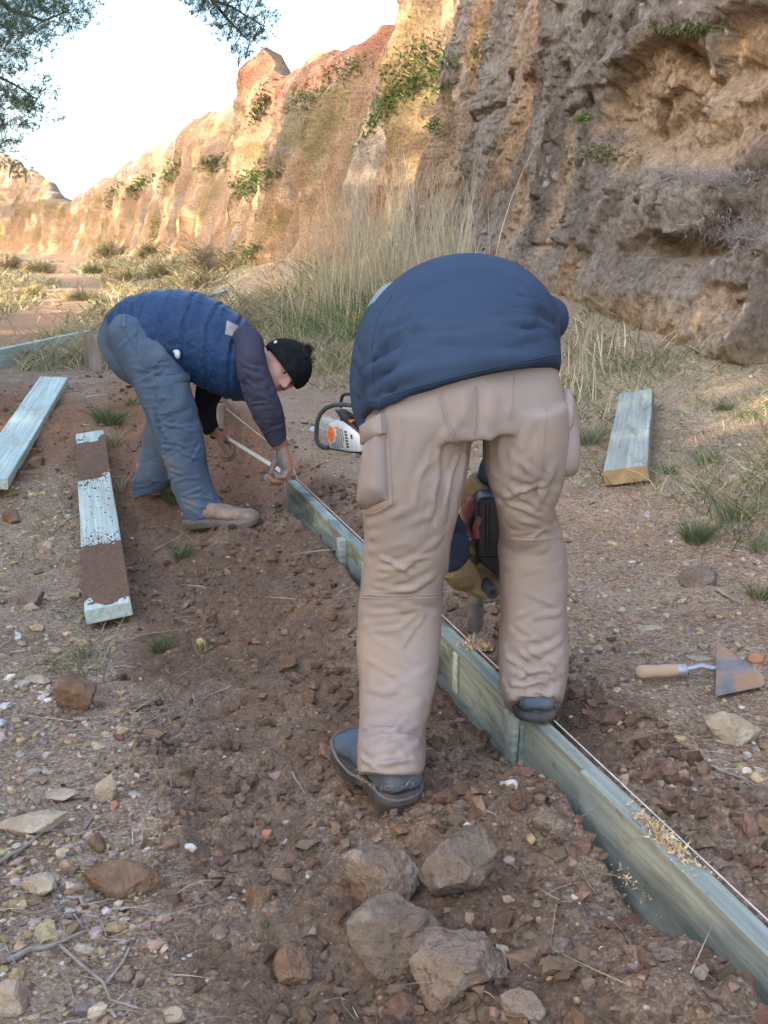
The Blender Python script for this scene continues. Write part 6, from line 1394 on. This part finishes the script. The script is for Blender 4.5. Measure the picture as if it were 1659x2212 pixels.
for i, (dx, dy, w_, h_, n, pal, lab, sl) in enumerate([
 (545, 390, 55, 50, 520, VIV, 'green plant on the shaded buttress below the pinnacle', -.8), (530, 545, 38, 24, 200, VIV, 'small green plant low on the shaded buttress', -.8),
 (905, 150, 90, 90, 900, GREEN + VIV[:1], 'dark green patch of plants high on the cliff at the middle', -.3), (825, 225, 50, 70, 480, VIV, 'bright green strip of plants beside the dark patch', -.9),
 (800, 275, 30, 60, 180, GREEN, 'green tail below the bright strip', -.8), (650, 215, 44, 34, 260, VIV, 'sunlit green plants below the dry bush on the cliff', -.9), (740, 150, 60, 40, 260, OLIVE, 'olive plants on the ledge under the red earth', -.8),
 (375, 370, 40, 50, 260, VIV + OLIVE, 'green patch in the middle of the sunlit far cliff', -.9), (300, 400, 26, 30, 130, VIV, 'smaller green patch on the far cliff, left of the middle one', -.9), (345, 500, 26, 50, 130, VIV + DRY, 'green streak low on the far cliff', -.3),
 (470, 355, 46, 20, 260, OLIVE, 'dull plants on the ledge beside the buttress', 0), (560, 230, 30, 60, 260, GREEN, 'plants in the cleft under the pinnacle', -.4), (1265, 255, 34, 10, 140, VIV, 'small green tuft on the grey face above the hollow', 0),
 (1490, 60, 90, 18, 420, OLIVE + GREEN, 'mossy fringe on the ledge over the big hollow', -.2), (1300, 330, 80, 26, 420, OLIVE, 'olive growth on the ledge left of the hollow', 0), (1040, 100, 26, 50, 200, GREY, 'pale weed high on the cliff near the centre', -.3), (940, 270, 24, 24, 140, GREY + VIV, 'grey-green weed left of the dark overhanging block', 0),
 (240, 420, 30, 40, 130, OLIVE, 'olive growth near the top of the far cliff', -.8)]):
    cliffplant(dx, dy, w_, h_, n, pal, lab, 300 + i, slant=sl)
DEAD = [(.33, .28, .26), (.42, .37, .34), (.27, .22, .20)]
for i, (dx, dy, w_, h_, n, pal, lab) in enumerate([(625, 195, 50, 70, 700, [(.42, .31, .20), (.36, .26, .17), (.50, .38, .26)], 'leafless tan bush growing out of the cliff right of the pinnacle'), (1570, 500, 100, 50, 900, DEAD, 'mat of dead grey stems hanging over the rocks at right'),
   (1500, 385, 110, 26, 480, DEAD, 'dead grey stems along the top of the protruding boulder'), (1330, 300, 50, 20, 220, DEAD, 'grey dead tuft on the ledge by the hollow'), (1610, 380, 50, 22, 220, DEAD, 'grey dead tuft right of the protruding boulder')]):
    cliffplant(dx, dy, w_, h_, n, pal, lab, 340 + i, L=26, W=1.1, name='dead_bush', cat='bush', group='dead bushes on the cliff')
